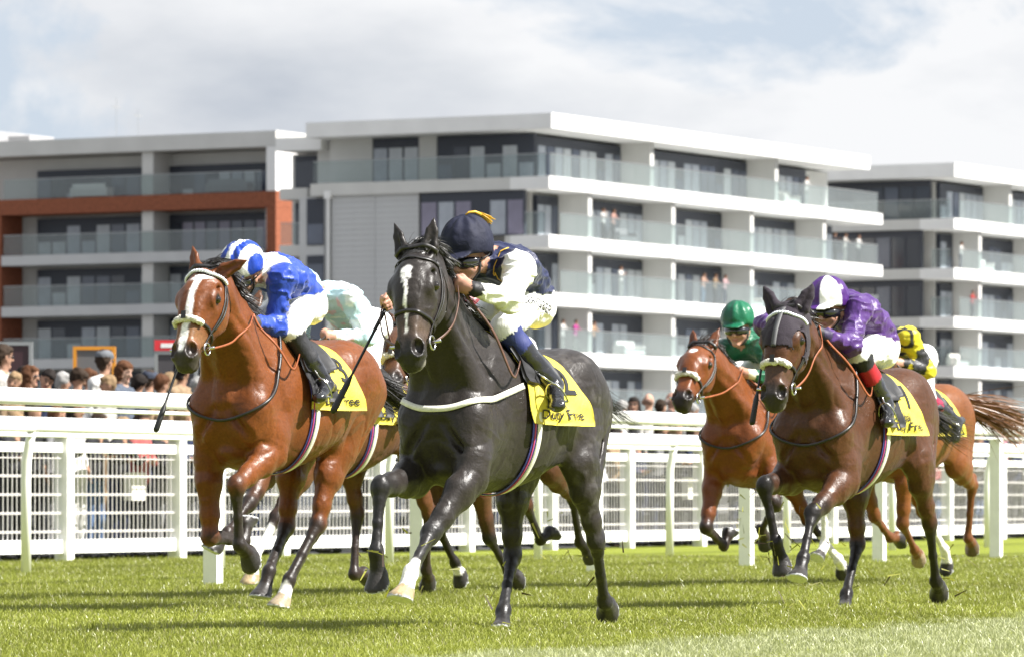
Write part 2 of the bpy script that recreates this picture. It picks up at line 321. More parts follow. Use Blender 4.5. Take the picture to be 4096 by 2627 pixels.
# joint positions in metres in each horse's own frame (x forward, y left, z up)
POSES = {"lead":{"croup":[-0.542,0.0,1.44],"withers":[0.389,0.0,1.507],"rumpL":[-0.706,0.274,1.174],"chestR":[0.608,-0.23,1.038],"hipL":[-0.588,0.167,1.175],"hipR":[-0.588,-0.167,1.175],"shL":[0.687,0.145,1.059],"shR":[0.687,-0.145,1.059],"dock":[-0.844,0.0,1.32],"neckb":[0.607,0.0,1.234],"fR":[[0.657,-0.178,0.768],[1.077,-0.167,0.719],[1.153,-0.156,0.401],[1.173,-0.163,0.198]],"fL":[[0.744,0.167,0.77],[1.054,0.093,0.491],[1.32,0.112,0.307],[1.48,0.103,0.192]],"hR":[[-0.536,-0.197,0.8],[-0.563,-0.205,0.362],[-0.271,-0.123,0.087],[-0.089,-0.071,0.007]],"hL":[[-0.436,0.223,0.846],[-0.61,0.25,0.445],[-0.864,0.188,0.125],[-1.022,0.128,0.009]],"poll":[1.049,0.012,1.855],"muz":[1.317,0.09,1.341],"_root":[-0.045,26.0,24.5,0.98,-0.045,0.5],"j":{"pel":[-0.209,0.053,1.68],"neck":[0.22,0.055,1.867],"head":[0.395,0.012,1.925],"shL":[0.276,0.213,1.814],"shR":[0.276,-0.121,1.837],"elL":[0.495,0.258,1.647],"elR":[0.515,-0.226,1.73],"wrL":[0.717,0.16,1.698],"wrR":[0.756,-0.258,1.662],"haL":[0.741,0.086,1.722],"haR":[0.827,-0.278,1.627],"hiL":[-0.118,0.094,1.651],"hiR":[-0.259,-0.037,1.696],"knL":[0.282,0.138,1.519],"knR":[0.077,-0.21,1.511],"anL":[0.071,0.319,1.23],"anR":[-0.178,-0.345,1.234],"toL":[0.196,0.392,1.128],"toR":[-0.044,-0.37,1.115]}},
 "bay":{"croup":[-0.564,0.0,1.616],"withers":[0.415,0.0,1.669],"rumpL":[-0.741,0.288,1.339],"chestR":[0.638,-0.242,1.172],"hipL":[-0.618,0.175,1.338],"hipR":[-0.618,-0.175,1.338],"shL":[0.72,0.152,1.192],"shR":[0.72,-0.152,1.192],"dock":[-0.884,0.0,1.495],"neckb":[0.639,0.0,1.378],"fR":[[0.659,-0.177,0.886],[0.672,-0.164,0.439],[0.338,-0.112,0.408],[0.177,-0.144,0.532]],"fL":[[0.555,0.187,0.933],[0.947,0.14,0.733],[0.896,0.135,0.395],[0.768,0.146,0.233]],"hR":[[-0.52,-0.204,0.948],[-0.452,-0.212,0.487],[-0.108,-0.161,0.228],[0.052,-0.173,0.082]],"hL":[[-0.46,0.091,0.948],[-0.294,0.072,0.505],[0.001,0.022,0.18],[0.157,-0.008,0.028]],"poll":[1.199,0.076,1.942],"muz":[1.564,0.091,1.447],"_root":[-1.335,30.2,23.0,1.03,0.045,-0.5],"j":{"pel":[-0.131,0.052,1.846],"neck":[0.313,0.037,1.993],"head":[0.484,-0.038,2.031],"shL":[0.408,0.173,1.938],"shR":[0.273,-0.134,1.992],"elL":[0.438,0.137,1.658],"elR":[0.261,-0.25,1.737],"wrL":[0.686,0.116,1.674],"wrR":[0.472,-0.13,1.797],"haL":[0.758,0.094,1.701],"haR":[0.546,-0.1,1.8],"hiL":[-0.048,0.1,1.805],"hiR":[-0.179,-0.038,1.862],"knL":[0.328,0.191,1.634],"knR":[0.108,-0.21,1.608],"anL":[0.134,0.329,1.322],"anR":[-0.173,-0.345,1.357],"toL":[0.296,0.359,1.246],"toR":[-0.044,-0.37,1.234]}},
 "purple":{"croup":[-0.547,0.0,1.465],"withers":[0.403,0.0,1.516],"rumpL":[-0.72,0.28,1.196],"chestR":[0.619,-0.235,1.035],"hipL":[-0.6,0.17,1.195],"hipR":[-0.6,-0.17,1.195],"shL":[0.699,0.148,1.054],"shR":[0.699,-0.148,1.054],"dock":[-0.858,0.0,1.347],"neckb":[0.621,0.0,1.235],"fR":[[0.57,-0.182,0.785],[0.997,-0.192,0.734],[0.962,-0.134,0.402],[0.944,-0.11,0.196]],"fL":[[0.628,0.181,0.765],[1.007,0.114,0.572],[1.211,0.132,0.314],[1.384,0.138,0.214]],"hR":[[-0.523,-0.198,0.819],[-0.55,-0.176,0.375],[-0.259,-0.144,0.074],[-0.068,-0.101,-0.001]],"hL":[[-0.406,0.254,0.888],[-0.645,0.259,0.511],[-0.851,0.229,0.142],[-1.008,0.188,0.007]],"poll":[1.205,0.029,1.747],"muz":[1.501,0.042,1.227],"_root":[2.07,31.0,24.0,1.0,-0.06,-0.5],"j":{"pel":[-0.107,0.137,1.578],"neck":[0.271,0.031,1.831],"head":[0.451,-0.029,1.837],"shL":[0.377,0.164,1.78],"shR":[0.301,-0.158,1.799],"elL":[0.563,0.186,1.575],"elR":[0.43,-0.403,1.706],"wrL":[0.788,0.094,1.627],"wrR":[0.623,-0.249,1.663],"haL":[0.851,0.055,1.656],"haR":[0.618,-0.168,1.66],"hiL":[0.0,0.151,1.564],"hiR":[-0.169,0.053,1.59],"knL":[0.422,0.191,1.509],"knR":[0.132,-0.212,1.466],"anL":[0.191,0.285,1.215],"anR":[-0.17,-0.345,1.24],"toL":[0.335,0.334,1.114],"toR":[-0.044,-0.37,1.114]}},
 "green":{"croup":[-0.539,0.0,1.49],"withers":[0.392,0.0,1.548],"rumpL":[-0.706,0.274,1.225],"chestR":[0.608,-0.23,1.078],"hipL":[-0.588,0.167,1.225],"hipR":[-0.588,-0.167,1.225],"shL":[0.686,0.145,1.098],"shR":[0.686,-0.145,1.098],"dock":[-0.843,0.0,1.372],"neckb":[0.608,0.0,1.274],"fR":[[0.608,-0.176,0.815],[0.81,-0.164,0.444],[0.519,-0.141,0.305],[0.349,-0.132,0.402]],"fL":[[0.412,0.169,0.995],[0.568,0.28,0.621],[0.389,0.103,0.421],[0.278,0.086,0.262]],"hR":[[-0.732,-0.157,0.868],[-0.978,-0.072,0.506],[-1.201,0.103,0.186],[-1.338,0.079,0.029]],"hL":[[-0.379,0.206,0.919],[-0.754,0.166,0.71],[-0.786,0.15,0.3],[-0.59,0.135,0.236]],"poll":[1.213,-0.031,1.74],"muz":[1.659,-0.023,1.356],"_root":[1.9,38.0,24.5,0.98,0.0,0.0],"j":{"pel":[-0.172,-0.001,1.732],"neck":[0.292,-0.054,1.789],"head":[0.42,-0.07,1.929],"shL":[0.359,0.106,1.747],"shR":[0.311,-0.227,1.736],"elL":[0.434,0.249,1.518],"elR":[0.331,-0.248,1.458],"wrL":[0.636,0.109,1.564],"wrR":[0.497,-0.132,1.605],"haL":[0.676,0.037,1.573],"haR":[0.571,-0.12,1.577],"hiL":[-0.189,0.098,1.73],"hiR":[-0.19,-0.101,1.733],"knL":[0.122,0.21,1.472],"knR":[0.121,-0.21,1.473],"anL":[-0.173,0.345,1.237],"anR":[-0.173,-0.345,1.237],"toL":[-0.044,0.37,1.114],"toR":[-0.044,-0.37,1.114]}},
 "chestnut":{"croup":[-0.55,0.0,1.55],"withers":[0.4,0.0,1.61],"rumpL":[-0.72,0.28,1.28],"chestR":[0.62,-0.235,1.13],"hipL":[-0.6,0.17,1.28],"hipR":[-0.6,-0.17,1.28],"shL":[0.7,0.148,1.15],"shR":[0.7,-0.148,1.15],"dock":[-0.86,0.0,1.43],"neckb":[0.62,0.0,1.33],"fR":[[0.547,-0.181,0.894],[0.332,-0.15,0.523],[0.049,-0.128,0.353],[-0.13,-0.089,0.272]],"fL":[[0.549,0.181,0.893],[0.525,0.15,0.465],[0.266,0.152,0.26],[0.122,0.129,0.124]],"hR":[[-0.512,-0.205,0.911],[-0.775,-0.164,0.559],[-1.042,-0.07,0.246],[-1.088,-0.088,0.041]],"hL":[[-0.505,0.209,0.914],[-0.918,0.199,0.759],[-0.946,0.155,0.34],[-1.097,0.134,0.196]],"poll":[1.17,-0.079,1.883],"muz":[1.574,-0.051,1.439],"_root":[3.04,39.3,24.5,1.0,0.03,0.0],"j":{"pel":[-0.072,-0.017,1.727],"neck":[0.374,-0.035,1.877],"head":[0.542,-0.12,1.846],"shL":[0.371,0.141,1.868],"shR":[0.283,-0.186,1.883],"elL":[0.261,0.249,1.634],"elR":[0.262,-0.25,1.612],"wrL":[0.476,0.13,1.679],"wrR":[0.472,-0.13,1.676],"haL":[0.55,0.1,1.68],"haR":[0.546,-0.1,1.68],"hiL":[-0.073,0.084,1.735],"hiR":[-0.115,-0.109,1.726],"knL":[0.162,0.211,1.411],"knR":[0.159,-0.21,1.425],"anL":[-0.171,0.345,1.236],"anR":[-0.168,-0.345,1.239],"toL":[-0.042,0.37,1.113],"toR":[-0.042,-0.37,1.112]}},
 "pale":{"croup":[-0.55,0.0,1.57],"withers":[0.4,0.0,1.63],"rumpL":[-0.72,0.28,1.3],"chestR":[0.62,-0.235,1.15],"hipL":[-0.6,0.17,1.3],"hipR":[-0.6,-0.17,1.3],"shL":[0.7,0.148,1.17],"shR":[0.7,-0.148,1.17],"dock":[-0.86,0.0,1.45],"neckb":[0.62,0.0,1.35],"fR":[[0.794,-0.175,0.884],[1.144,-0.159,0.628],[1.418,-0.178,0.439],[1.574,-0.27,0.341]],"fL":[[0.842,0.119,0.887],[1.097,0.014,0.531],[1.321,-0.029,0.277],[1.427,-0.046,0.1]],"hR":[[-0.399,-0.21,0.98],[-0.464,-0.17,0.547],[-0.351,-0.14,0.143],[-0.545,-0.123,0.066]],"hL":[[-0.523,0.21,0.929],[-0.742,0.239,0.548],[-0.883,0.15,0.164],[-0.994,0.091,-0.002]],"poll":[1.191,-0.177,1.866],"muz":[1.642,-0.071,1.482],"_root":[-1.09,34.3,24.5,1.0,0.05,0.0],"j":{"pel":[-0.125,-0.001,1.838],"neck":[0.314,-0.023,2.006],"head":[0.493,-0.08,1.97],"shL":[0.304,0.152,1.987],"shR":[0.253,-0.182,1.965],"elL":[0.259,0.248,1.728],"elR":[0.257,-0.249,1.693],"wrL":[0.479,0.13,1.73],"wrR":[0.474,-0.13,1.729],"haL":[0.553,0.1,1.73],"haR":[0.548,-0.1,1.73],"hiL":[-0.141,0.099,1.83],"hiR":[-0.142,-0.1,1.829],"knL":[0.122,0.21,1.522],"knR":[0.122,-0.21,1.522],"anL":[-0.173,0.345,1.287],"anR":[-0.173,-0.345,1.287],"toL":[-0.044,0.37,1.164],"toR":[-0.044,-0.37,1.164]}},
 "fourth":{"croup":[-0.539,0.0,1.49],"withers":[0.392,0.0,1.548],"rumpL":[-0.706,0.274,1.225],"chestR":[0.608,-0.23,1.078],"hipL":[-0.588,0.167,1.225],"hipR":[-0.588,-0.167,1.225],"shL":[0.686,0.145,1.098],"shR":[0.686,-0.145,1.098],"dock":[-0.843,0.0,1.372],"neckb":[0.608,0.0,1.274],"fR":[[0.503,-0.177,0.869],[0.536,-0.147,0.45],[0.321,-0.123,0.211],[0.247,-0.122,0.029]],"fL":[[0.58,0.17,0.807],[0.444,0.196,0.391],[0.224,0.239,0.149],[0.071,0.254,0.023]],"hR":[[-0.53,-0.201,0.858],[-0.872,-0.117,0.608],[-1.193,-0.155,0.354],[-1.391,-0.101,0.371]],"hL":[[-0.573,0.204,0.854],[-0.968,0.195,0.677],[-1.2,0.153,0.338],[-1.328,0.18,0.177]],"poll":[1.151,-0.127,1.804],"muz":[1.592,-0.015,1.432],"_root":[-0.15,35.7,24.5,0.98,0.0,0.0],"j":{"pel":[-0.254,-0.0,1.695],"neck":[0.167,0.0,1.903],"head":[0.357,0.0,1.899],"shL":[0.166,0.17,1.862],"shR":[0.166,-0.17,1.862],"elL":[0.263,0.25,1.612],"elR":[0.263,-0.25,1.612],"wrL":[0.473,0.13,1.677],"wrR":[0.473,-0.13,1.677],"haL":[0.547,0.1,1.68],"haR":[0.547,-0.1,1.68],"hiL":[-0.248,0.1,1.696],"hiR":[-0.248,-0.1,1.696],"knL":[0.102,0.21,1.492],"knR":[0.102,-0.21,1.492],"anL":[-0.174,0.345,1.237],"anR":[-0.174,-0.345,1.237],"toL":[-0.044,0.37,1.114],"toR":[-0.044,-0.37,1.114]}}}

# ------------------------------------------------------------------ ground
SL = 0.455                                   # the rails run along (SL, 1)
RD = nrm((SL, 1, 0)); RN = A_((RD[1], -RD[0], 0))     # rail direction; RN points to the track side (right, near)
RANG = math.atan2(RD[1], RD[0])
FENCE0 = A_((-4.60, 52.6, 0))
def turf_mat():
    m = bpy.data.materials.new('turf'); m.use_nodes = True; t = m.node_tree; b = t.nodes['Principled BSDF']; b.inputs['Roughness'].default_value = .8; b.inputs['Specular IOR Level'].default_value = .2
    tcn = t.nodes.new('ShaderNodeTexCoord'); n = t.nodes.new('ShaderNodeTexNoise'); n.inputs['Scale'].default_value = 1.3; n.inputs['Detail'].default_value = 8
    n2 = t.nodes.new('ShaderNodeTexNoise'); n2.inputs['Scale'].default_value = 30; n2.inputs['Detail'].default_value = 5
    t.links.new(tcn.outputs['Object'], n.inputs[0]); t.links.new(tcn.outputs['Object'], n2.inputs[0])
    r = t.nodes.new('ShaderNodeValToRGB'); r.color_ramp.elements[0].position = .32; r.color_ramp.elements[0].color = (.145, .175, .014, 1); r.color_ramp.elements[1].position = .68; r.color_ramp.elements[1].color = (.23, .26, .03, 1)
    mx_ = t.nodes.new('ShaderNodeMixRGB'); mx_.inputs[0].default_value = .5; t.links.new(n.outputs['Fac'], mx_.inputs[1]); t.links.new(n2.outputs['Fac'], mx_.inputs[2]); t.links.new(mx_.outputs[0], r.inputs[0]); t.links.new(r.outputs[0], b.inputs['Base Color'])
    bn = t.nodes.new('ShaderNodeBump'); bn.inputs['Distance'].default_value = .03; t.links.new(n2.outputs['Fac'], bn.inputs['Height']); t.links.new(bn.outputs[0], b.inputs['Normal']); return m
M_turf = turf_mat()
M_asph = mat('paving', (.10, .098, .095), .85, .3, vary=.2, vscale=2.5, bump=.004, bscale=70)
def sheet(name, pts, z, m): return tag(mesh_obj(name, [(p[0], p[1], z) for p in pts], [tuple(range(len(pts)))], m), kind='structure')
sheet('ground', [(-1500, -300), (1500, -300), (1500, 3000), (-1500, 3000)], -.03, mat('far_ground', (.13, .13, .125), .9, .2, vary=.3, vscale=.05))
fa = FENCE0 - RD * 90 - RN * .6; fb = FENCE0 + RD * 160 - RN * .6
sheet('turf', [fa[:2], (fa + RN * 120)[:2], (fb + RN * 120)[:2], fb[:2]], 0.0, M_turf)
sheet('concourse', [(fa - RN * .002)[:2], (fb - RN * .002)[:2], (fb - RN * 160)[:2], (fa - RN * 160)[:2]], .004, M_asph)
def terrace():
    z = .42; a, b = FENCE0 - RD * 40 - RN * 1.75, FENCE0 + RD * 90 - RN * 1.75; c, d = b - RN * 30, a - RN * 30
    v = [(*p[:2], q) for q in (.0, z) for p in (a, b, c, d)]; o = mesh_obj('terrace', v, [(4, 5, 6, 7), (0, 1, 5, 4), (1, 2, 6, 5), (2, 3, 7, 6), (3, 0, 4, 7)], [M_asph, mat('shade_dark_riser', (.02, .022, .02), .9)]); o.data.polygons[1].material_index = 1; tag(o, kind='structure')  # front riser coloured near black, standing in for the shade behind the front row
terrace()
# grass blades: turf a hand high, in the part of the course the picture looks across
def grass():
    n = 480000; rg = np.random.default_rng(5); u = rg.random(n); y0, y1 = 19.0, 57.0; p = .35
    Y = (y0 ** p + u * (y1 ** p - y0 ** p)) ** (1 / p); X = rg.uniform(-1, 1, n) * (Y * .118 + 1.3)
    side = (X - FENCE0[0]) * RN[0] + (Y - FENCE0[1]) * RN[1]; k = side > -.5; X, Y = X[k], Y[k]; n = len(X); P = np.stack([X, Y, np.zeros(n)], 1)
    cl = vnoise(P, 2.2, 21); cf = vnoise(P, 9, 22); cb = vnoise(P * A_((1, .45, 1)), .55, 23)
    hgt = (.016 + .020 * rg.random(n)) * (.65 + .7 * cf) * (.8 + .4 * cl); wd = (.0017 + .0014 * rg.random(n)) * (Y / 26) ** .9
    a = rg.uniform(0, 2 * math.pi, n); lean = rg.normal(0, .45, (n, 2)); sd_ = np.stack([np.cos(a), np.sin(a) * .5], 1)
    b0 = P.copy(); b0[:, :2] -= sd_ * wd[:, None]; b1 = P.copy(); b1[:, :2] += sd_ * wd[:, None]
    m0 = P.copy(); m0[:, :2] += lean * hgt[:, None] * .35 - sd_ * wd[:, None] * .8; m0[:, 2] = hgt * .6; m1 = P.copy(); m1[:, :2] += lean * hgt[:, None] * .35 + sd_ * wd[:, None] * .8; m1[:, 2] = hgt * .6
    tp = P.copy(); tp[:, :2] += lean * hgt[:, None]; tp[:, 2] = hgt
    V = np.stack([b0, b1, m1, m0, tp], 1).reshape(-1, 3); i = np.arange(n) * 5
    near = Y < 31; j = i[near]; f_ = i[~near]
    T3 = np.concatenate([np.stack([j, j + 1, j + 2], 1), np.stack([j, j + 2, j + 3], 1), np.stack([j + 3, j + 2, j + 4], 1), np.stack([f_, f_ + 1, f_ + 4], 1)])
    r1 = rg.random(n)[:, None]; c = A_((.198, .222, .030)) * (1 - r1) + A_((.310, .335, .068)) * r1
    c = c * (.70 + .36 * cb[:, None] + .36 * cl[:, None]); dry = (rg.random(n) < .06); c[dry] = A_((.48, .44, .26))
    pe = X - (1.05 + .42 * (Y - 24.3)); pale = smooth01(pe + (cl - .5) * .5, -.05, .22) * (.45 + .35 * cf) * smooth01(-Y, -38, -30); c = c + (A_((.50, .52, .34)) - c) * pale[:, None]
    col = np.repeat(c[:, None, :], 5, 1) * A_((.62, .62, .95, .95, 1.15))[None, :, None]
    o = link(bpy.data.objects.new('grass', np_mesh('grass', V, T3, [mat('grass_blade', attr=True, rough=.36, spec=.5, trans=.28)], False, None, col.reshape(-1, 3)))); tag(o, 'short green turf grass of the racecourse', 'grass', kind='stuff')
grass()

# ------------------------------------------------------------------ running rails and fence
M_white = mat('white_plastic', (.80, .80, .79), .38, .45, vary=.04, vscale=3)
M_wpaint = mat('white_paint', (.78, .78, .77), .5, .4, vary=.06, vscale=5, bump=.001, bscale=60)
M_wire = mat('wire', (.66, .63, .63), .45, .4)
def oriented(name, loc, ang, parent=None): return empty(name, tuple(loc), ang, parent)
def rail_profile(L_, w_, h_, r=.3, n=5):
    """rounded bar along +x"""
    pts = []
    for cx, cz, a0 in ((w_ / 2, h_ / 2, 0), (-w_ / 2, h_ / 2, 90), (-w_ / 2, -h_ / 2, 180), (w_ / 2, -h_ / 2, 270)):
        rr = min(w_, h_) * r; sx, sz = (1 if cx > 0 else -1), (1 if cz > 0 else -1)
        for i in range(n): a = rad(a0 + 90 * i / (n - 1)); pts.append((cx - sx * rr + rr * math.cos(a), cz - sz * rr + rr * math.sin(a)))
    k = len(pts); v = [(0, y, z) for y, z in pts] + [(L_, y, z) for y, z in pts]; f = [(i, (i + 1) % k, k + (i + 1) % k, k + i) for i in range(k)] + [tuple(range(k - 1, -1, -1)), tuple(range(k, 2 * k))]; return v, f
def running_rail(base, gap, k0, k1, ztop, depth, height, label, thick):
    r = oriented('running_rail', base, RANG); tag(r, label, 'rail')
    L_ = gap; v, f = rail_profile(L_ - .006, depth, height); me0 = None; mp0 = None
    for k in range(k0, k1):
        x = k * gap
        if me0 is None:
            o = mesh_obj('rail', v, f, M_white, r, True); me0 = o.data; md = None
            lip = mesh_obj('rail_lip', *rail_profile(L_ - .006, depth * .5, .028), M_white, r, True); ml = lip.data
            br = MB(); br.box(-.05, .05, -.03, .03, -.05, 0); 
            if thick: pv, pf = box_vf(-.052, .052, -.058, .058, -.05, ztop - height - .03); pm = mesh_obj('post', pv, pf, M_wpaint, r)
            else:
                b = MB(); b.tube([(0, .06, -.05), (0, .06, ztop - .55), (0, .055, ztop - .38), (0, .03, ztop - .24), (0, 0, ztop - height * .8)], [.045, .045, .045, .043, .038], 12); pm = b.build('post', [M_white], r, True)
            mp0 = pm.data
        else:
            o = link(bpy.data.objects.new('rail', me0), r); lip = link(bpy.data.objects.new('rail_lip', ml), r); pm = link(bpy.data.objects.new('post', mp0), r)
        o.location = (x, 0, ztop - height / 2); lip.location = (x, 0, ztop - height - .030); pm.location = (x, 0, 0)
    return r
running_rail((-2.27, 38.86, 0), 3.3 / RD[1], -4, 11, 1.44, .11, .118, 'nearer white running rail on thick square posts beside the horses', True)
running_rail((-4.135, 44.1, 0), 3.27 / RD[1], -3, 13, 1.355, .10, .13, 'second white running rail on slim round posts behind the first', False)
def fence():
    r = oriented('mesh_fence', FENCE0, RANG); tag(r, 'white post and board fence with wire mesh in front of the crowd', 'fence'); gap = 2.23 / RD[1]; first = {}
    def piece(name, key, vf, m, loc, smooth=False):
        if key not in first: o = mesh_obj(name, vf[0], vf[1], m, r, smooth); first[key] = o.data
        else: o = link(bpy.data.objects.new(name, first[key]), r)
        o.location = loc
    w_ = MB()
    for i in range(1, int(gap / .092)): x = i * .092; w_.box(x - .0035, x + .0035, -.0048, .0048, .20, 1.13)
    for z in (.30, .315, .49, .505, .68, .695, .87, .885, 1.06): w_.box(.0, gap, -.012, -.0062, z - .004, z + .004)
    for k in range(-3, 15):
        x = k * gap
        piece('post', 'p', box_vf(-.075, .075, -.075, .075, -.05, 1.27), M_wpaint, (x, 0, 0))
        piece('top_board', 't', rail_profile(gap - .008, .16, .09, .25), M_wpaint, (x, 0, 1.3155), True)
        piece('rail_board', 'm', box_vf(.079, gap - .079, -.03, .03, 1.12, 1.22), M_wpaint, (x, 0, 0))
        piece('kick_board', 'b', box_vf(.079, gap - .079, -.03, .03, .085, .225), M_wpaint, (x, 0, 0))
        piece('wire_mesh', 'w', (w_.v, w_.f), M_wire, (x, 0, 0))
    for o in r.children:
        if o.name.startswith('wire_mesh'): o['kind'] = 'stuff'
fence()

# ------------------------------------------------------------------ apartment blocks
BANG = rad(61)          # long facades run along (cos 61, sin 61)
M_slab = mat('white_render', (.78, .77, .755), .6, .3, vary=.05, vscale=.6)
M_cream = mat('cream_render', (.58, .57, .545), .7, .3, vary=.06, vscale=.5)
M_clad = mat('grey_cladding', (.50, .50, .50), .5, .35, vary=.05, vscale=.8)
M_joint = mat('dark_joint', (.30, .30, .30), .8, .2)
M_brick = mat('red_brick', (.25, .085, .045), .8, .2, vary=.25, vscale=6, bump=.01, bscale=14)
M_frame = mat('anthracite_frame', (.035, .040, .055), .4, .45)
M_dark = mat('dark_room', (.030, .034, .045), .25, .5)
M_pane = [mat('pane_curtain', (.36, .385, .43), .12, .6, vary=.12, vscale=1.5), mat('pane_blue', (.085, .10, .14), .08, .7, vary=.2, vscale=.8), mat('pane_pale', (.48, .50, .52), .15, .5, vary=.1, vscale=1.2), mat('pane_lilac', (.22, .20, .27), .12, .6, vary=.15, vscale=1.0), mat('pane_dark', (.03, .036, .05), .06, .7)]
M_balg = glass_mat('balcony_glass', (.80, .845, .845), .07)
M_rail = mat('grey_rail', (.35, .36, .36), .4, .5, metal=.6)
class Block:
    def __init__(s, loc, label, seed):
        s.r = empty('apartment_building', loc, BANG); tag(s.r, label, 'building', 'apartment blocks behind the course'); s.c = {}; s.rg = np.random.default_rng(seed)
    def box(s, name, m, x0, x1, y0, y1, z0, z1, parent=None, bev=0):
        key = (name, m.name, round(x1 - x0, 3), round(y1 - y0, 3), round(z1 - z0, 3))
        if key in s.c: o = link(bpy.data.objects.new(name, s.c[key]), parent or s.r)
        else: o = mesh_obj(name, *box_vf(0, x1 - x0, 0, y1 - y0, 0, z1 - z0), m, parent or s.r); s.c[key] = o.data
        o.location = (x0, y0, z0); return o
    def window_x(s, x0, x1, y, z0, z1, n, light=.5, head=.35, kinds=None):
        """glazing in a wall that faces -y"""
        w_ = s.box('window', M_frame, x0, x1, y, y + .25, z0, z1); p = (x1 - x0) / n
        for i in range(n):
            k = s.pick(light, kinds, i); tall = head if s.rg.random() < .8 else head + .9
            s.sub(w_, 'pane', M_pane[k], (x0 + i * p + .07) - x0, (x0 + (i + 1) * p - .07) - x0, -.03, .01, .06, (z1 - z0) - tall)
    def window_y(s, y0, y1, x, z0, z1, n, light=.5, head=.35, kinds=None):
        """glazing in a wall that faces -x"""
        w_ = s.box('window', M_frame, x, x + .25, y0, y1, z0, z1); p = (y1 - y0) / n
        for i in range(n):
            k = s.pick(light, kinds, i); tall = head if s.rg.random() < .85 else head + .9
            s.sub(w_, 'pane', M_pane[k], -.03, .01, i * p + .07, (i + 1) * p - .07, .06, (z1 - z0) - tall)
    def pick(s, light, kinds, i):
        if kinds: return kinds[i % len(kinds)]
        r = s.rg.random(); return 0 if r < light * .6 else 2 if r < light else 1 if r < light + .3 else 4
    def sub(s, parent, name, m, x0, x1, y0, y1, z0, z1):
        key = (name, m.name, round(x1 - x0, 3), round(y1 - y0, 3), round(z1 - z0, 3))
        if key in s.c: o = link(bpy.data.objects.new(name, s.c[key]), parent)
        else: o = mesh_obj(name, *box_vf(0, x1 - x0, 0, y1 - y0, 0, z1 - z0), m, parent); s.c[key] = o.data
        o.location = (x0, y0, z0); return o
    def glass_x(s, x0, x1, y, z, h=1.1, p=1.9):
        n = max(1, round((x1 - x0) / p)); p = (x1 - x0) / n
        for i in range(n): s.box('glass_panel', M_balg, x0 + i * p + .006, x0 + (i + 1) * p - .006, y, y + .02, z, z + h)
        s.box('handrail', M_rail, x0, x1, y - .02, y + .05, z + h + .002, z + h + .045)
    def glass_y(s, y0, y1, x, z, h=1.1, p=1.9):
        n = max(1, round((y1 - y0) / p)); p = (y1 - y0) / n
        for i in range(n): s.box('glass_panel', M_balg, x, x + .02, y0 + i * p + .006, y0 + (i + 1) * p - .006, z, z + h)
        s.box('handrail', M_rail, x - .02, x + .05, y0, y1, z + h + .002, z + h + .045)
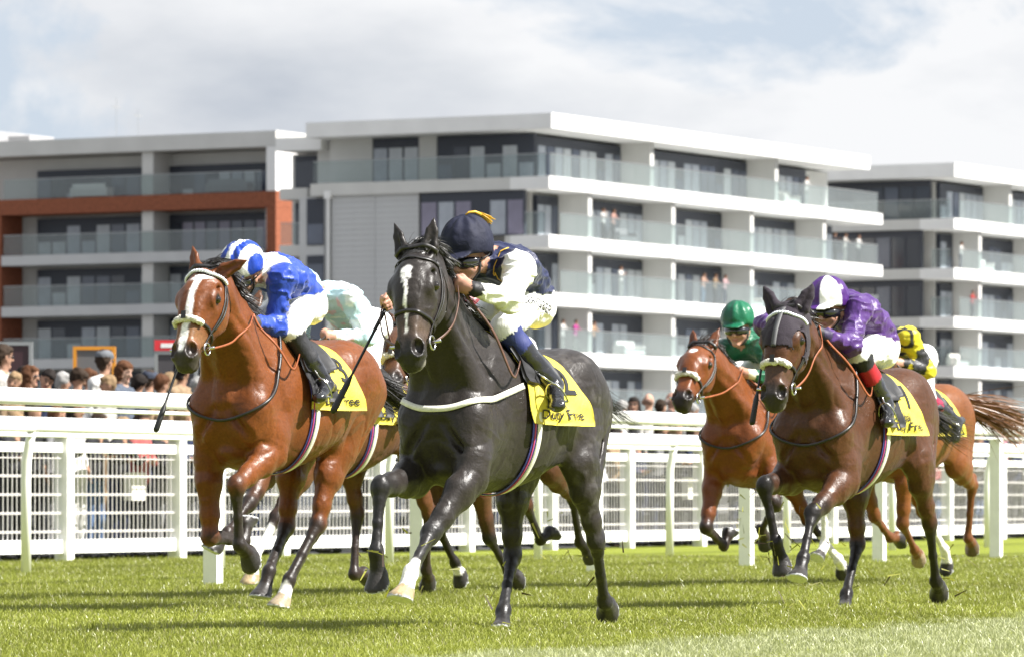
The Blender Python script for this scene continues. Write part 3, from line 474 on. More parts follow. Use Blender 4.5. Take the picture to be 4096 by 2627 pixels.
def middle_block():
    b = Block((1.86, 262.0, 0), 'white balconied apartment block in the centre with grey clad end wall', 3); D = 1.9; W_ = 15.2
    b.box('core_wall', M_cream, D + .4, 38, D + .4, W_, 0, 19.3)
    b.box('roof', M_slab, -.2, 38.2, -.3, 14.4, 19.42, 20.2)
    zt = [17.0, 14.0, 11.05, 8.05, 5.05, 2.05]; fins = [5.2, 14.7, 24.2, 33.5]
    for i, z in enumerate(zt):
        top = 19.42 if i == 0 else zt[i - 1] - .64
        if i == 0: b.box('balcony_slab', M_slab, .1, 40.6, 0, D + .4, z - .64, z); b.box('balcony_slab', M_cream, .1, D + .4, D + .402, 14.3, z - .64, z - .003)
        else: b.box('balcony_slab', M_slab, .1, 40.6, 0, D + .4, z - .64, z); b.box('slab_return', M_cream, .1, D + .4, D + .402, 2.6, z - .64, z - .003)
        fs = [12.2, 27.3] if i == 0 else fins; xs = [D + .5] + [q + .02 for q in fs]; xe = [q - .42 for q in fs] + [34.5 if i == 0 else 38]
        for f in fs: b.box('fin_wall', M_cream, f - .40, f, .25, D + .35, z + .002, top - .002)
        for x0, x1 in zip(xs, xe):
            if x1 - x0 > 1: b.window_x(x0 + .05, x1 - .03, D + .1, z + .03, top - .15, max(2, round((x1 - x0) / .95)), .62, .5)
        b.glass_x(.4 if i == 0 else 1.5, 40.2, .12, z + .05)
        if i == 0:
            b.window_y(1.9, 7.7, D + .1, z + .03, top - .05, 6, .6, .6, [0, 2, 2, 2, 4, 1]); b.window_y(8.8, 11.6, D + .1, z + .03, top - .05, 3, .9, .5, [2, 2, 0])
            b.glass_y(.25, 14.2, .22, z + .05)
            b.box('end_pier', M_cream, D + .05, D + .38, 7.72, 8.78, z + .002, top - .004); b.box('end_pier', M_cream, D + .05, D + .38, 11.62, 14.2, z + .002, top - .004)
        else:
            b.window_y(1.6, 7.75, .35, z + .03, top - .02, 6, .6, .5, [3, 0, 3, 3, 0, 3] if i == 1 else None)
            b.glass_y(.3, 1.5, .22, z + .05)
            b.window_y(13.7, 14.8, .55, z - .2, top - .1, 1, .9, .45, [1])
    # cladding courses
    z = 0.3; first = True
    while z < 16.3:
        for y0, y1 in ((7.85, 10.45), (10.47, 13.1)): b.box('cladding_panel', M_clad, .30, .60, y0, y1, z, z + .272)
        z += .285
    b.box('clad_backing', M_joint, .34, D + .4, 7.84, 13.6, 0, 16.34); b.box('end_wall', M_clad, .62, D + .4, 13.62, 15.3, 0, 16.34)
    pm = MB(); pm.tube([(.18, 13.25, 0), (.18, 13.25, 16.4)], .09, 8); pm.box(.05, .32, 13.05, 13.45, 16.2, 16.6); pm.build('downpipe', [M_slab], b.r)
    b.box('connecting_wall', M_cream, 3.0, 20, 15.35, 17.2, 0, 18.8); b.box('link_roof', M_slab, 1.5, 22, 14.5, 17.3, 18.9, 19.6)
    b.box('link_balcony', M_cream, 1.4, 3.0, 15.3, 17.0, 16.3, 16.9)
    for k in range(4): b.box('link_balcony', M_cream, 1.4, 3.0, 15.3, 17.0, 13.3 - 3 * k, 13.9 - 3 * k)
    b.window_y(15.6, 16.9, 2.8, 17.0, 18.7, 1, .1, .3, [4])
    for k in range(5): b.window_y(15.6, 16.9, 2.8, 13.95 - 3 * k, 16.2 - 3 * k, 1, .1, .3, [4]); b.glass_y(15.3, 17.0, 1.5, 13.95 - 3 * k)
middle_block()
def left_block():
    b = Block((-13.2, 286.0, 0), 'apartment block with a red brick frame at the left edge', 5); D = 1.9; Wd = 36
    b.box('core_wall', M_cream, D + .35, 22, 1.0, Wd, 0, 20.1)
    b.box('roof', M_cream, 0, 22, 0.0, Wd, 20.15, 21.03)
    b.box('end_pier', M_slab, .004, 2.3, 0.002, .62, 17.66, 20.14)
    b.box('brick_band', M_brick, .004, D + .3, .0, Wd, 16.77, 17.65)
    b.box('brick_pillar', M_brick, .006, 2.3, .004, .62, 13.87, 16.76)
    b.box('brick_pillar', M_brick, .006, D + .3, 18.6, 27, 0, 16.76)
    zt = [17.65, 14.43, 11.5, 8.5, 5.5, 2.5]
    for i, z in enumerate(zt):
        top = 20.14 if i == 0 else (16.76 if i == 1 else zt[i - 1] - .6)
        if i > 0: b.box('balcony_slab', M_clad, .01, D + .3, .8, 18.58, z - .58, z)
        for f in (9.1,): b.box('fin_wall', M_cream, .3, D + .3, f - .75, f, z + .004, top - .003)
        for y0, y1 in ((1.6, 8.3), (9.15, 17.4)):
            b.window_y(y0 + .1, y1, D + .05, z + .02, top - (.75 if i == 0 else .15), 8, .55, .45, [3, 1, 1, 3, 1, 3, 3, 4] if (i == 1 and y0 < 5) else None)
        b.glass_y(1.0 if i == 0 else .9, 18.5, .12, z + .04)
        if i > 0: b.box('end_pier', M_cream, .3, D + .3, .63, .85, z + .004, top - .003)
    rf = MB(); rf.box(3, 9, 21, 27, 21.04, 21.9); rf.box(3.5, 5, 19, 20.5, 21.04, 21.6); rf.build('roof_plant', [mat('roof_plant', (.32, .32, .33), .6)], b.r)
    for y, h in ((14.6, 2.8), (13.1, 2.1)): t_ = MB(); t_.tube([(6, y, 21.0), (6, y, 21.0 + h)], .015, 6); t_.box(5.6, 6.4, y - .02, y + .02, 21 + h * .8, 21 + h * .8 + .05); t_.build('antenna', [M_rail], b.r)
left_block()
def right_block():
    b = Block((27.0, 313.0, 0), 'apartment block with dark corner glazing at the right edge', 8); D = 1.9
    b.box('core_wall', M_cream, D + .4, 40, D + .4, 15, 0, 20.0); b.box('roof', M_slab, -.5, 40, -.3, 15, 20.1, 20.95)
    zt = [17.6, 14.56, 11.6, 8.6, 5.6, 2.6]
    for i, z in enumerate(zt):
        top = 20.1 if i == 0 else zt[i - 1] - .65
        b.box('balcony_slab', M_slab, .1, 40, 0, D + .4, z - .65, z); b.box('slab_return', M_cream, .1, D + .4, D + .402, 14, z - .65, z - .003)
        fs = [9.5, 22, 33] if i == 0 else [4.8, 14.2, 23.6, 33]; xs = [D + .5] + [f + .02 for f in fs]; xe = [f - .42 for f in fs] + [39]
        for f in fs: b.box('fin_wall', M_cream, f - .4, f, .25, D + .35, z + .002, top - .002)
        for x0, x1 in zip(xs, xe):
            if x1 - x0 > 1: b.window_x(x0 + .05, x1 - .03, D + .1, z + .03, top - .15, max(2, round((x1 - x0) / .95)), .6, .5)
        b.glass_x(1.2, 39.8, .12, z + .05)
        b.window_y(D + .45, 9.6, .5 if i else D - .2, z + .03, top - .02, 7, .1, .4, [4, 4, 1, 4, 4, 1, 4])
        b.glass_y(.3, 1.6 if i else 9.6, .22, z + .05)
right_block()

# ------------------------------------------------------------------ horses
TR = A_([  # trunk stations: x, centre z, half height, half width
 (.86, 1.13, .07, .06), (.80, 1.12, .18, .125), (.72, 1.11, .27, .18), (.62, 1.125, .345, .215), (.50, 1.1475, .3975, .232), (.36, 1.16, .415, .245), (.15, 1.135, .385, .285),
 (-.05, 1.1275, .3475, .30), (-.25, 1.155, .315, .295), (-.42, 1.20, .29, .275), (-.56, 1.245, .275, .275), (-.70, 1.255, .25, .265), (-.82, 1.24, .205, .225), (-.92, 1.21, .12, .14)])
class Body:
    def __init__(s, pose):
        r = pose['_root']; s.root = (r[0], r[1]); s.yaw = r[2]; s.sc = r[3]; s.dz = r[4]; s.p = rad(r[5])
    def t(s, x, y, z):
        c, q = math.cos(s.p), math.sin(s.p); z = z - 1.2
        return A_(((c * x - q * z) * s.sc, y * s.sc, (q * x + c * z + 1.2) * s.sc + s.dz))
    def rz(s): return rad(-90 - s.yaw)          # local +x looks at (-sin yaw, -cos yaw)
HOOF = 3
HW = 1.19         # head breadth
def head_frame(pose, roll=0.0):
    poll = A_(pose['poll']); muz = A_(pose['muz']); hx = nrm(muz - poll); hy = nrm(A_((0, 1, 0)) - hx * hx[1]); hz = np.cross(hx, hy)
    if hz[0] < 0 and hz[2] < 0: hz = -hz
    if roll:
        c, q = math.cos(roll), math.sin(roll); hy, hz = c * hy + q * hz, c * hz - q * hy
    return poll, hx, hy, hz
def build_horse_field(pose, h, ears=None, sc_head=1.0):
    B = Body(pose); s = B.sc; t = B.t
    pts = [A_(pose['poll']) + (0.1, 0, .2), pose['muz']] + [p for k in ('fL', 'fR', 'hL', 'hR') for p in pose[k]] + [t(.9, 0, .8), t(-.95, 0, 1.55), t(.4, 0, 1.6)]
    P = A_(pts); lo = P.min(0) - .13; hi = P.max(0) + .13; lo[1] = min(lo[1], -.42); hi[1] = max(hi[1], .42); lo[2] = min(lo[2], -.05)
    F = Field(lo, hi, h)
    # trunk loft
    x = np.linspace(-.98, .90, 120); T_ = [np.interp(x, TR[::-1, 0], TR[::-1, i]) for i in (1, 2, 3)]
    ker = np.hanning(11); ker /= ker.sum(); T_ = [np.convolve(np.pad(a, 5, 'edge'), ker, 'valid') for a in T_]
    c, q = math.cos(B.p), math.sin(B.p)
    sl, X, Y, Z = F.sub(t(-1.1, -.45, .6), t(1.05, .45, 1.75))
    Xs, Zs = X / s, (Z - B.dz) / s - 1.2; tx = c * Xs + q * Zs; tz = -q * Xs + c * Zs + 1.2; ty = Y / s
    zc, hh, ww = [np.interp(tx, x, a) for a in T_]
    ex = np.maximum(tx - .82, 0) + np.maximum(-.90 - tx, 0)
    rz_ = (tz - zc) / hh; ry = np.abs(ty) / ww
    narrow = np.where(rz_ > 0, 1 + .25 * np.clip(rz_, 0, 1) ** 2 * smooth01(tx, -.1, .3), 1 + .12 * np.clip(-rz_, 0, 1) ** 2 * smooth01(tx, -.2, .4))
    d = ((np.abs(ry * narrow) ** 2.15 + np.abs(rz_) ** 2.15) ** (1 / 2.15) - 1) * np.minimum(ww, hh) * .9 + ex * 1.2
    F.put(sl, (d * s).astype(np.float32), 0.02, 0)
    S = lambda *r: [tuple(v * s for v in q) if hasattr(q, '__len__') else q * s for q in r]
    # ribs: shallow ripple cut
    for sg in (1, -1):
        sh = A_(pose['sh' + ('L' if sg > 0 else 'R')])
        Lk = 'L' if sg > 0 else 'R'
        f_ = [sh] + [A_(p) for p in pose['f' + Lk]]; hp = [A_(pose['hip' + Lk])] + [A_(p) for p in pose['h' + Lk]]
        el = f_[1]
        # shoulder blade, upper arm, triceps
        F.ec(t(.40, sg * .12, 1.46), sh + (-.02 * s, 0, .02), (.05 * s, .09 * s), (.075 * s, .11 * s), .07)
        F.ec(t(.28, sg * .17, 1.30), el + (-.03, sg * .01, .09), (.05 * s, .10 * s), (.065 * s, .09 * s), .06)
        F.ec(sh, el, (.085 * s, .105 * s), (.075 * s, .10 * s), .06)
        F.el(t(.72, sg * .105, 1.03), A_((.12, .10, .145)) * s, .045)
        F.el(sh + (.02 * s, sg * .0, 0), .08 * s, .06)
        # groove behind the shoulder and under the pectorals
        F.ec(t(.60, sg * .235, 1.32), t(.46, sg * .30, .98), .022 * s, .02 * s, .05, op='s')
        F.ec(t(.845, sg * .05, 1.10), t(.80, sg * .17, .93), .016 * s, .016 * s, .035, op='s')
        fore_leg(F, f_, sg, s); hind_leg(F, hp, sg, s, t)
    F.ec(t(.895, 0, 1.20), t(.835, 0, .88), .028 * s, .026 * s, .05, op='s')
    F.el(t(.56, 0, .86), A_((.22, .12, .07)) * s, .06)
    # neck
    poll, hx, hy, hz = head_frame(pose, pose.get('roll', 0)); 
    P0 = t(.44, 0, 1.26); P2 = poll - hx * .015 - hz * .055; mid = (P0 + P2) / 2 + nrm(np.cross(P2 - P0, (0, 1, 0))) * (-.03); n = 7; prev = None
    for i in range(n + 1):
        u = i / n; p = (1 - u) ** 2 * P0 + 2 * u * (1 - u) * mid + u * u * P2
        dd = np.interp(u, [0, .25, .5, .75, 1], [.31, .25, .188, .145, .125]) * s; ww = np.interp(u, [0, .25, .5, .75, 1], [.175, .135, .098, .078, .070]) * s
        if prev is not None: F.ec(prev[0], p, prev[1], (ww, dd), .05)
        prev = (p, (ww, dd))
    for sg in (1, -1):   # brachiocephalic muscle and jugular groove
        a = P2 + hz * -.03 - hx * .0; nd = nrm(P2 - P0); dn = nrm(np.cross(nd, (0, 1, 0))); dn = dn if dn[2] < 0 else -dn
        F.ec(P2 - nd * .08 + dn * .02 + (0, sg * .055, 0), A_(pose['sh' + ('L' if sg > 0 else 'R')]) + (-.05, 0, .10), (.035, .05), (.06 * s, .085 * s), .06)
        F.ec(P2 - nd * .14 + dn * .10 + (0, sg * .115, 0), t(.60, sg * .20, 1.34), .012, .008, .045, op='s')
    # head
    k = s * sc_head; kw = k * HW; H = lambda a, b, c_: poll + hx * (a * k) + hy * (b * kw) + hz * (c_ * kw)
    ST = [(-.01, -.045, .062, .075), (.07, -.048, .082, .098), (.15, -.055, .094, .125), (.23, -.06, .090, .135), (.31, -.055, .074, .115), (.40, -.045, .058, .082), (.48, -.042, .052, .064), (.545, -.045, .056, .058), (.585, -.055, .046, .045)]
    for a, b in zip(ST[:-1], ST[1:]): F.ec(H(a[0], 0, a[1]), H(b[0], 0, b[1]), (a[2] * kw, a[3] * kw), (b[2] * kw, b[3] * kw), .03, side=hy, mid=1)
    F.ec(H(.10, 0, -.005), H(.24, 0, .0), (.088 * kw, .05 * kw), (.080 * kw, .045 * kw), .03, side=hy, mid=1)
    R = np.array([hx, hy, hz])
    for sg in (1, -1):
        F.el(H(.20, sg * .058, -.105), A_((.105, .034, .082)) * kw, .03, R, 1)                # jowl
        F.el(H(.195, sg * .083, .018), A_((.048, .024, .030)) * kw, .03, R, 1)               # orbit
        F.el(H(.20, sg * .108, -.001), A_((.020, .016, .014)) * kw, .008, R, op='s')           # eye opening
        F.ec(H(.25, sg * .082, -.025), H(.37, sg * .058, -.035), .014 * k, .008 * k, .025, mid=1)  # facial crest
        F.ec(H(.115, sg * .078, -.005), H(.15, sg * .083, .012), .009 * k, .007 * k, .03, op='s')  # hollow above the eye
        F.ec(H(.30, sg * .045, .035), H(.50, sg * .026, .010), .014 * k, .012 * k, .03, mid=1)     # nasal bone edge
        F.el(H(.535, sg * .040, -.012), A_((.050, .032, .040)) * kw, .02, R, 1)               # nostril wing
        F.el(H(.545, sg * .050, .012), A_((.036, .023, .034)) * kw, .009, R, op='s')          # nostril hollow
        F.ec(H(.47, sg * .058, -.078), H(.585, sg * .045, -.088), .007 * k, .006 * k, .012, op='s')  # mouth line
    F.el(H(.20, 0, .048), A_((.10, .06, .022)) * kw, .04, R, 1)                               # forehead
    F.el(H(.545, 0, -.108), A_((.045, .036, .028)) * kw, .018, R, 1)                            # chin
    F.el(H(.600, 0, -.062), A_((.018, .040, .024)) * kw, .015, R, 1)                            # upper lip
    for sg in (1, -1):
        e = (ears or {}).get(sg, (-.90, .22, .30)); ed = nrm(hx * e[0] + hy * (e[1] * sg) + hz * e[2]); ke = k; k = k * 1.22; b0 = H(.015, sg * .052, -.005); front = nrm(hz * .8 + hx * .5 + hy * sg * .35); front = nrm(front - ed * np.dot(front, ed)); sdv = np.cross(ed, front)
        F.ec(b0 - ed * .02, b0 + ed * .045 * k, (.026 * k, .026 * k), (.036 * k, .022 * k), .018, side=sdv, mid=2)
        F.ec(b0 + ed * .045 * k, b0 + ed * .11 * k, (.036 * k, .022 * k), (.026 * k, .014 * k), .012, side=sdv, mid=2)
        F.ec(b0 + ed * .11 * k, b0 + ed * .165 * k, (.026 * k, .014 * k), (.005, .005), .01, side=sdv, mid=2)
        F.ec(b0 + ed * .02 * k + front * .024 * k, b0 + ed * .12 * k + front * .016 * k, (.017 * k, .02 * k), (.011 * k, .010 * k), .01, side=sdv, op='s'); k = ke
    # dock of the tail
    F.ec(t(-.84, 0, 1.42), t(-.98, 0, 1.40), .05 * s, .032 * s, .03)
    return F, B
def fore_leg(F, J, sg, s):
    sh, el, kn, fe, to = J; d1 = nrm(kn - el); y = A_((0, 1, 0)); fr = -nrm(np.cross(y, d1)); back = -fr
    m1 = el + (kn - el) * .30
    F.chain([el + back * .01, m1 + fr * .005, el + (kn - el) * .72, kn], [(.075 * s, .10 * s), (.066 * s, .088 * s), (.048 * s, .058 * s), (.046 * s, .050 * s)], .035)
    F.el(el + (kn - el) * .22 + fr * .03 + y * sg * .022, .045 * s, .035)
    F.ec(el + back * .045, el + (kn - el) * .5 + back * .03, .03 * s, .018 * s, .03)
    F.el(el + back * .055 + (0, 0, .03), .045 * s, .04)
    low_leg(F, kn, fe, to, s, .044, .051, .0265, .032, .039)
    F.el(kn + fr * .012, A_((.036, .040, .045)) * s, .02)
    F.el(kn + back * .038 + nrm(fe - kn) * .012, .019 * s, .02)
def hind_leg(F, J, sg, s, t):
    hp, st, hk, fe, to = J; y = A_((0, 1, 0)); d1 = nrm(hk - st); fr = -nrm(np.cross(y, d1)); back = -fr
    F.el(t(-.56, sg * .13, 1.33), A_((.23, .135, .17)) * s, .07)
    F.ec(t(-.66, sg * .15, 1.28), st + (-.04, 0, .02), (.115 * s, .225 * s), (.09 * s, .145 * s), .08)
    F.ec(t(-.84, sg * .13, 1.22), st + (hk - st) * .36 + back * .05, (.095 * s, .115 * s), (.06 * s, .075 * s), .08)
    F.el(st + fr * .015, A_((.085, .062, .085)) * s, .05)
    F.ec(t(-.30, sg * .19, 1.02), st + (0, 0, .03), (.03 * s, .07 * s), (.03 * s, .06 * s), .06)
    F.chain([st + back * .01, st + (hk - st) * .35, st + (hk - st) * .75, hk], [(.08 * s, .115 * s), (.066 * s, .098 * s), (.043 * s, .060 * s), (.040 * s, .052 * s)], .04)
    F.el(st + (hk - st) * .28 + y * sg * .03 + fr * .03, A_((.04, .03, .09)) * s, .035, np.array([fr, y, d1]))
    ph = hk + back * .052 - nrm(fe - hk) * .022
    F.ec(st + (hk - st) * .48 + back * .058, ph, .020 * s, .017 * s, .02); F.el(ph, .024 * s, .022)
    F.ec(t(-.80, sg * .215, 1.18), st + (hk - st) * .1 + back * .10 + y * sg * .045, .010 * s, .010 * s, .05, op='s')
    low_leg(F, hk, fe, to, s, .043, .055, .029, .035, .041)
    F.ec(ph, hk + (fe - hk) * .25 + back * .030, .02 * s, .016 * s, .018)
def low_leg(F, kn, fe, to, s, jw, jd, cw, cd, fr_):
    y = A_((0, 1, 0)); d = nrm(fe - kn); back = nrm(np.cross(y, d)); L_ = np.linalg.norm(fe - kn)
    F.el(kn, A_((jd, jw, jd * 1.25)) * s, .025, np.array([back, y, d]))
    F.chain([kn, kn + d * .07 * s, kn + d * (L_ * .55), fe - d * .03], [(jw * .92 * s, jd * .92 * s), (cw * 1.12 * s, cd * 1.12 * s), (cw * s * .92, cd * s * .92), (cw * 1.1 * s, cd * 1.05 * s)], .02)
    F.ec(kn + back * .036 * s + d * .03, fe + back * .030 * s - d * .02, .0125 * s, .0135 * s, .008)
    for q in (1, -1): F.ec(kn + back * .020 * s + y * (q * .030 * s) + d * .07, fe + back * .014 * s + y * (q * .030 * s) - d * .05, .010 * s, .009 * s, .014, op='s')
    for q in (1, -1): F.el(kn + y * (q * jw * .7 * s) - d * .004, .015 * s, .014)
    F.el(fe, A_((fr_ * 1.08, fr_ * .95, fr_ * 1.05)) * s, .02, np.array([back, y, d]))
    F.el(fe + back * .032 * s + d * .008, .019 * s, .014); F.ec(fe + d * .03 * s + back * .01, fe + d * .03 * s - back * .03, .004, .004, .01, op='s')
    pd = nrm(to - fe); palm = nrm(np.cross(y, pd)); a = rad(52); heel = math.cos(a) * -pd + math.sin(a) * palm; n = nrm(pd - heel * np.dot(pd, heel))
    sole = to + heel * .066 * s; cor = to - pd * .092 * s + palm * .046 * s
    F.ec(fe, cor, (.034 * s, .035 * s), (.043 * s, .044 * s), .02)
    F.ec(cor, sole + (sole - cor) * .25, (.050 * s, .054 * s), (.070 * s, .075 * s), .008, mid=HOOF, cut=(to, n))
    F.el(cor + heel * .03 * s, .030 * s, .02)
def paint_horse(P, mid, pose, coat):
    """base colours of coat, points and markings per vertex"""
    B = Body(pose); s = B.sc; c = A_(coat['body']); col = np.tile(c, (len(P), 1)); n1 = vnoise(P, 6, 1); n2 = vnoise(P, 45, 2); n3 = vnoise(P, 16, 5)
    col *= (1 + (n1 - .5) * coat.get('mott', .25))[:, None]
    if 'dapple' in coat: col += (smooth01(n3, .45, .75) * smooth01(n2, .3, .8) * smooth01(-P[:, 0], -.2, .5))[:, None] * A_(coat['dapple'])
    if 'belly' in coat: col += (A_(coat['belly']) - col) * (smooth01(-P[:, 2], -1.05 * s, -.85 * s) * .6)[:, None]
    pt = A_(coat['points'])
    for kleg in ('fL', 'fR', 'hL', 'hR'):
        J = A_(pose[kleg]); root = A_(pose[('sh' if kleg[0] == 'f' else 'hip') + kleg[1]]); ch = np.vstack([root, J])
        best = np.full(len(P), 9.); par = np.zeros(len(P))
        for i in range(4):
            a, b = ch[i], ch[i + 1]; ab = b - a; tt = np.clip((P - a) @ ab / (ab @ ab), 0, 1); dd = np.linalg.norm(P - a - tt[:, None] * ab, axis=1)
            x = dd < best; best[x] = dd[x]; par[x] = i + tt[x]
        near = best < .125
        hi = coat.get('pt_hi', 1.55 if kleg[0] == 'f' else 1.75)
        wgt = smooth01(par + (n3 - .5) * .25, hi, hi + .45) * near
        col += (pt - col) * wgt[:, None]
        so = coat.get('socks', {}).get(kleg)
        if so is not None:
            wgt = smooth01(par + (n2 - .5) * .12, so, so + .08) * near; col += (A_((.80, .78, .75)) - col) * wgt[:, None]
        hf = (mid == HOOF) & near; col[hf] = A_(coat.get('hoof', {}).get(kleg, (.055, .05, .048))) * (1 + (n3[hf] - .5) * .5)[:, None]
        fe, to = J[2], J[3]; pd = nrm(to - fe); palm = nrm(np.cross((0, 1, 0), pd)); a_ = rad(52); heel = math.cos(a_) * -pd + math.sin(a_) * palm; nn = nrm(pd - heel * np.dot(pd, heel))
        shoe = hf & ((P - to) @ nn > -.011); col[shoe] = (.55, .56, .58)
    poll, hx, hy, hz = head_frame(pose, pose.get('roll', 0)); q = P - poll; a, b, c_ = q @ hx / s, q @ hy / s / HW, q @ hz / s / HW
    head = (a > -.08) & (a < .7) & (np.abs(b) < .15) & (c_ > -.22) & (c_ < .12) & ((mid == 1) | (mid == 2))
    mz = smooth01(a + (n3 - .5) * .05 - .25 * np.maximum(-c_ - .06, 0), .455, .545) * head; col += (A_(coat['muzzle']) - col) * mz[:, None]
    if 'chin' in coat: z = smooth01(a, .50, .56) * smooth01(-c_, .055, .085) * head; col += (A_(coat['chin']) - col) * z[:, None]
    if 'nose' in coat: z = np.exp(-((a - .44) / .06) ** 2) * head * .7; col += (A_(coat['nose']) - col) * z[:, None]
    col[mid == 2] *= .75
    for fn in coat.get('marks', []):
        wgt = fn(a, b, c_, n2, n3) * head * (c_ > -.06); col += (A_((.82, .80, .78)) - col) * wgt[:, None]
    for sg in (1, -1):
        e = np.sqrt(((a - .20) / .026) ** 2 + ((b - sg * .105) / .03) ** 2 + ((c_ - .0) / .022) ** 2); col += (A_((.02, .016, .014)) - col) * (smooth01(-e, -1.5, -.9) * head)[:, None]
        e = np.sqrt(((a - .545) / .036) ** 2 + ((b - sg * .049) / .023) ** 2 + ((c_ - .010) / .026) ** 2); col += (A_((.012, .009, .009)) - col) * (smooth01(-e, -1.25, -.9) * head)[:, None]
    return np.clip(col, .004, 1)
def strands(roots, dirs, lens, width, grav, rng, seg=6, wob=.02, lock=.25):
    """hair as narrow tapering ribbons; neighbours bend alike, so that they gather into locks"""
    n = len(roots); t = np.linspace(0, 1, seg + 1); V = np.zeros((n, seg + 1, 2, 3)); p = A_(roots).copy(); d = A_(dirs).copy(); st = (A_(lens) / seg)[:, None]; r0 = A_(roots)
    base = rng.normal(0, 1, (n, 3)); lk = np.stack([vnoise(r0, 22, 31 + i) - .5 for i in range(3)], 1) * lock * 2; lk2 = np.stack([vnoise(r0, 22, 41 + i) - .5 for i in range(3)], 1) * lock * 2
    for i in range(seg + 1):
        sd_ = np.cross(d, base); sd_ /= np.linalg.norm(sd_, axis=1, keepdims=True) + 1e-9; wd = width * (1 - t[i] ** 1.5 * .92) * .5
        V[:, i, 0] = p - sd_ * wd; V[:, i, 1] = p + sd_ * wd
        d = d + A_(grav) / seg + (lk if i < seg // 2 else lk2) / seg * 2 + rng.normal(0, wob, (n, 3)); d /= np.linalg.norm(d, axis=1, keepdims=True); p = p + d * st
    V = V.reshape(-1, 3); k = (seg + 1) * 2; Q = []
    for i in range(seg): Q.append(np.stack([np.arange(n) * k + 2 * i, np.arange(n) * k + 2 * i + 1, np.arange(n) * k + 2 * i + 3, np.arange(n) * k + 2 * i + 2], 1))
    return V, np.concatenate(Q)
def strap(F, path, width, off=.004, thick=.004, n=40, closed=False, free=False, side=None):
    """a strip of leather laid along the surface of F; returns verts, quads"""
    P = A_(path)
    if closed: P = np.vstack([P, P[:1]])
    d = np.r_[0, np.cumsum(np.linalg.norm(np.diff(P, axis=0), axis=1))]; u = np.linspace(0, d[-1], n); P = np.stack([np.interp(u, d, P[:, i]) for i in range(3)], 1)
    if not free:
        P, G = F.onto(P, off)
        for _ in range(14):                       # pulled taut: bridges hollows, never sinks in
            P[1:-1] = (P[:-2] + 2 * P[1:-1] + P[2:]) / 4
            dd_ = F.sample(P) - off; P -= np.minimum(dd_, 0)[:, None] * F.grad(P)
        G = F.grad(P); G[1:-1] = (G[:-2] + G[1:-1] + G[2:]); G /= np.linalg.norm(G, axis=1, keepdims=True)
    else:
        for _ in range(8):
            P[1:-1] = (P[:-2] + 2 * P[1:-1] + P[2:]) / 4; dd_ = F.sample(P) - .012; P -= np.minimum(dd_, 0)[:, None] * F.grad(P)
        T_ = np.gradient(P, axis=0); G = np.cross(T_, np.tile(A_(side if side is not None else (0, 0, 1)), (n, 1))); G /= np.linalg.norm(G, axis=1, keepdims=True) + 1e-9
    T_ = np.gradient(P, axis=0); T_ /= np.linalg.norm(T_, axis=1, keepdims=True) + 1e-9
    S_ = np.cross(T_, G); S_ /= np.linalg.norm(S_, axis=1, keepdims=True) + 1e-9; hw = width / 2
    V = np.stack([P - S_ * hw, P + S_ * hw, P + S_ * hw + G * thick, P - S_ * hw + G * thick], 1).reshape(-1, 3); Q = []
    for i in range(n - 1):
        for j in range(4): Q.append((4 * i + j, 4 * i + (j + 1) % 4, 4 * i + 4 + (j + 1) % 4, 4 * i + 4 + j))
    Q.append((3, 2, 1, 0)); e = 4 * (n - 1); Q.append((e, e + 1, e + 2, e + 3))
    return V, Q

# ------------------------------------------------------------------ tack
M_leather = mat('black_leather', (.018, .016, .016), .38, .5, vary=.3, vscale=30)
M_brown = mat('brown_leather', (.10, .05, .035), .45, .45, vary=.25, vscale=25)
M_orange = mat('orange_rein', (.27, .075, .025), .5, .4, vary=.2, vscale=25)
M_steel = mat('steel', (.62, .62, .62), .22, .5, metal=1.0)
M_whiteweb = mat('white_webbing', (.72, .71, .62), .6, .3, vary=.12, vscale=40, bump=.001, bscale=180)
M_fleece = mat('sheepskin', (.72, .69, .62), .95, .1, vary=.2, vscale=30, bump=.010, bscale=55)
M_bluegirth = mat('blue_girth', (.10, .10, .42), .6, .3, vary=.2, vscale=60)
M_redgirth = mat('red_girth', (.42, .05, .12), .6, .3)
M_blackpad = mat('black_pad', (.02, .02, .022), .55, .4, vary=.2, vscale=20)
M_print = mat('black_print', (.02, .02, .022), .6, .3)
M_yellow = mat('yellow_cloth', (.76, .63, .085), .55, .25, vary=.10, vscale=9, bump=.010, bscale=12, bdist=1.2, trans=.12)
def text_mesh(body, size, res=3, bold=.010):
    cu = bpy.data.curves.new('t', 'FONT'); cu.body = body; cu.size = size; cu.align_x = 'CENTER'; cu.align_y = 'CENTER'; cu.resolution_u = res; cu.offset = bold * size
    ob = bpy.data.objects.new('t', cu); C.objects.link(ob); dg = bpy.context.evaluated_depsgraph_get(); me = bpy.data.meshes.new_from_object(ob.evaluated_get(dg))
    bpy.data.objects.remove(ob); bm = bmesh.new(); bm.from_mesh(me); bpy.data.meshes.remove(me); bmesh.ops.triangulate(bm, faces=bm.faces)
    for _ in range(5):
        es = [e for e in bm.edges if e.calc_length() > size * .12]
        if not es: break
        bmesh.ops.subdivide_edges(bm, edges=es, cuts=1); bmesh.ops.triangulate(bm, faces=bm.faces)
    V = A_([v.co for v in bm.verts]); Fc = [[v.index for v in f.verts] for f in bm.faces]; bm.free(); return V, Fc
def march(F, O, Dr, off, r0=.12, r1=.62):
    """first outward crossing of distance off along rays"""
    O = A_(O); Dr = A_(Dr); r = np.full(len(O), r1); found = np.zeros(len(O), bool)
    for x in np.arange(r0, r1, .006):
        d = F.sample(O + Dr * x); hit = (~found) & (d > off); r[hit] = x; found |= hit
    return O + Dr * r[:, None]
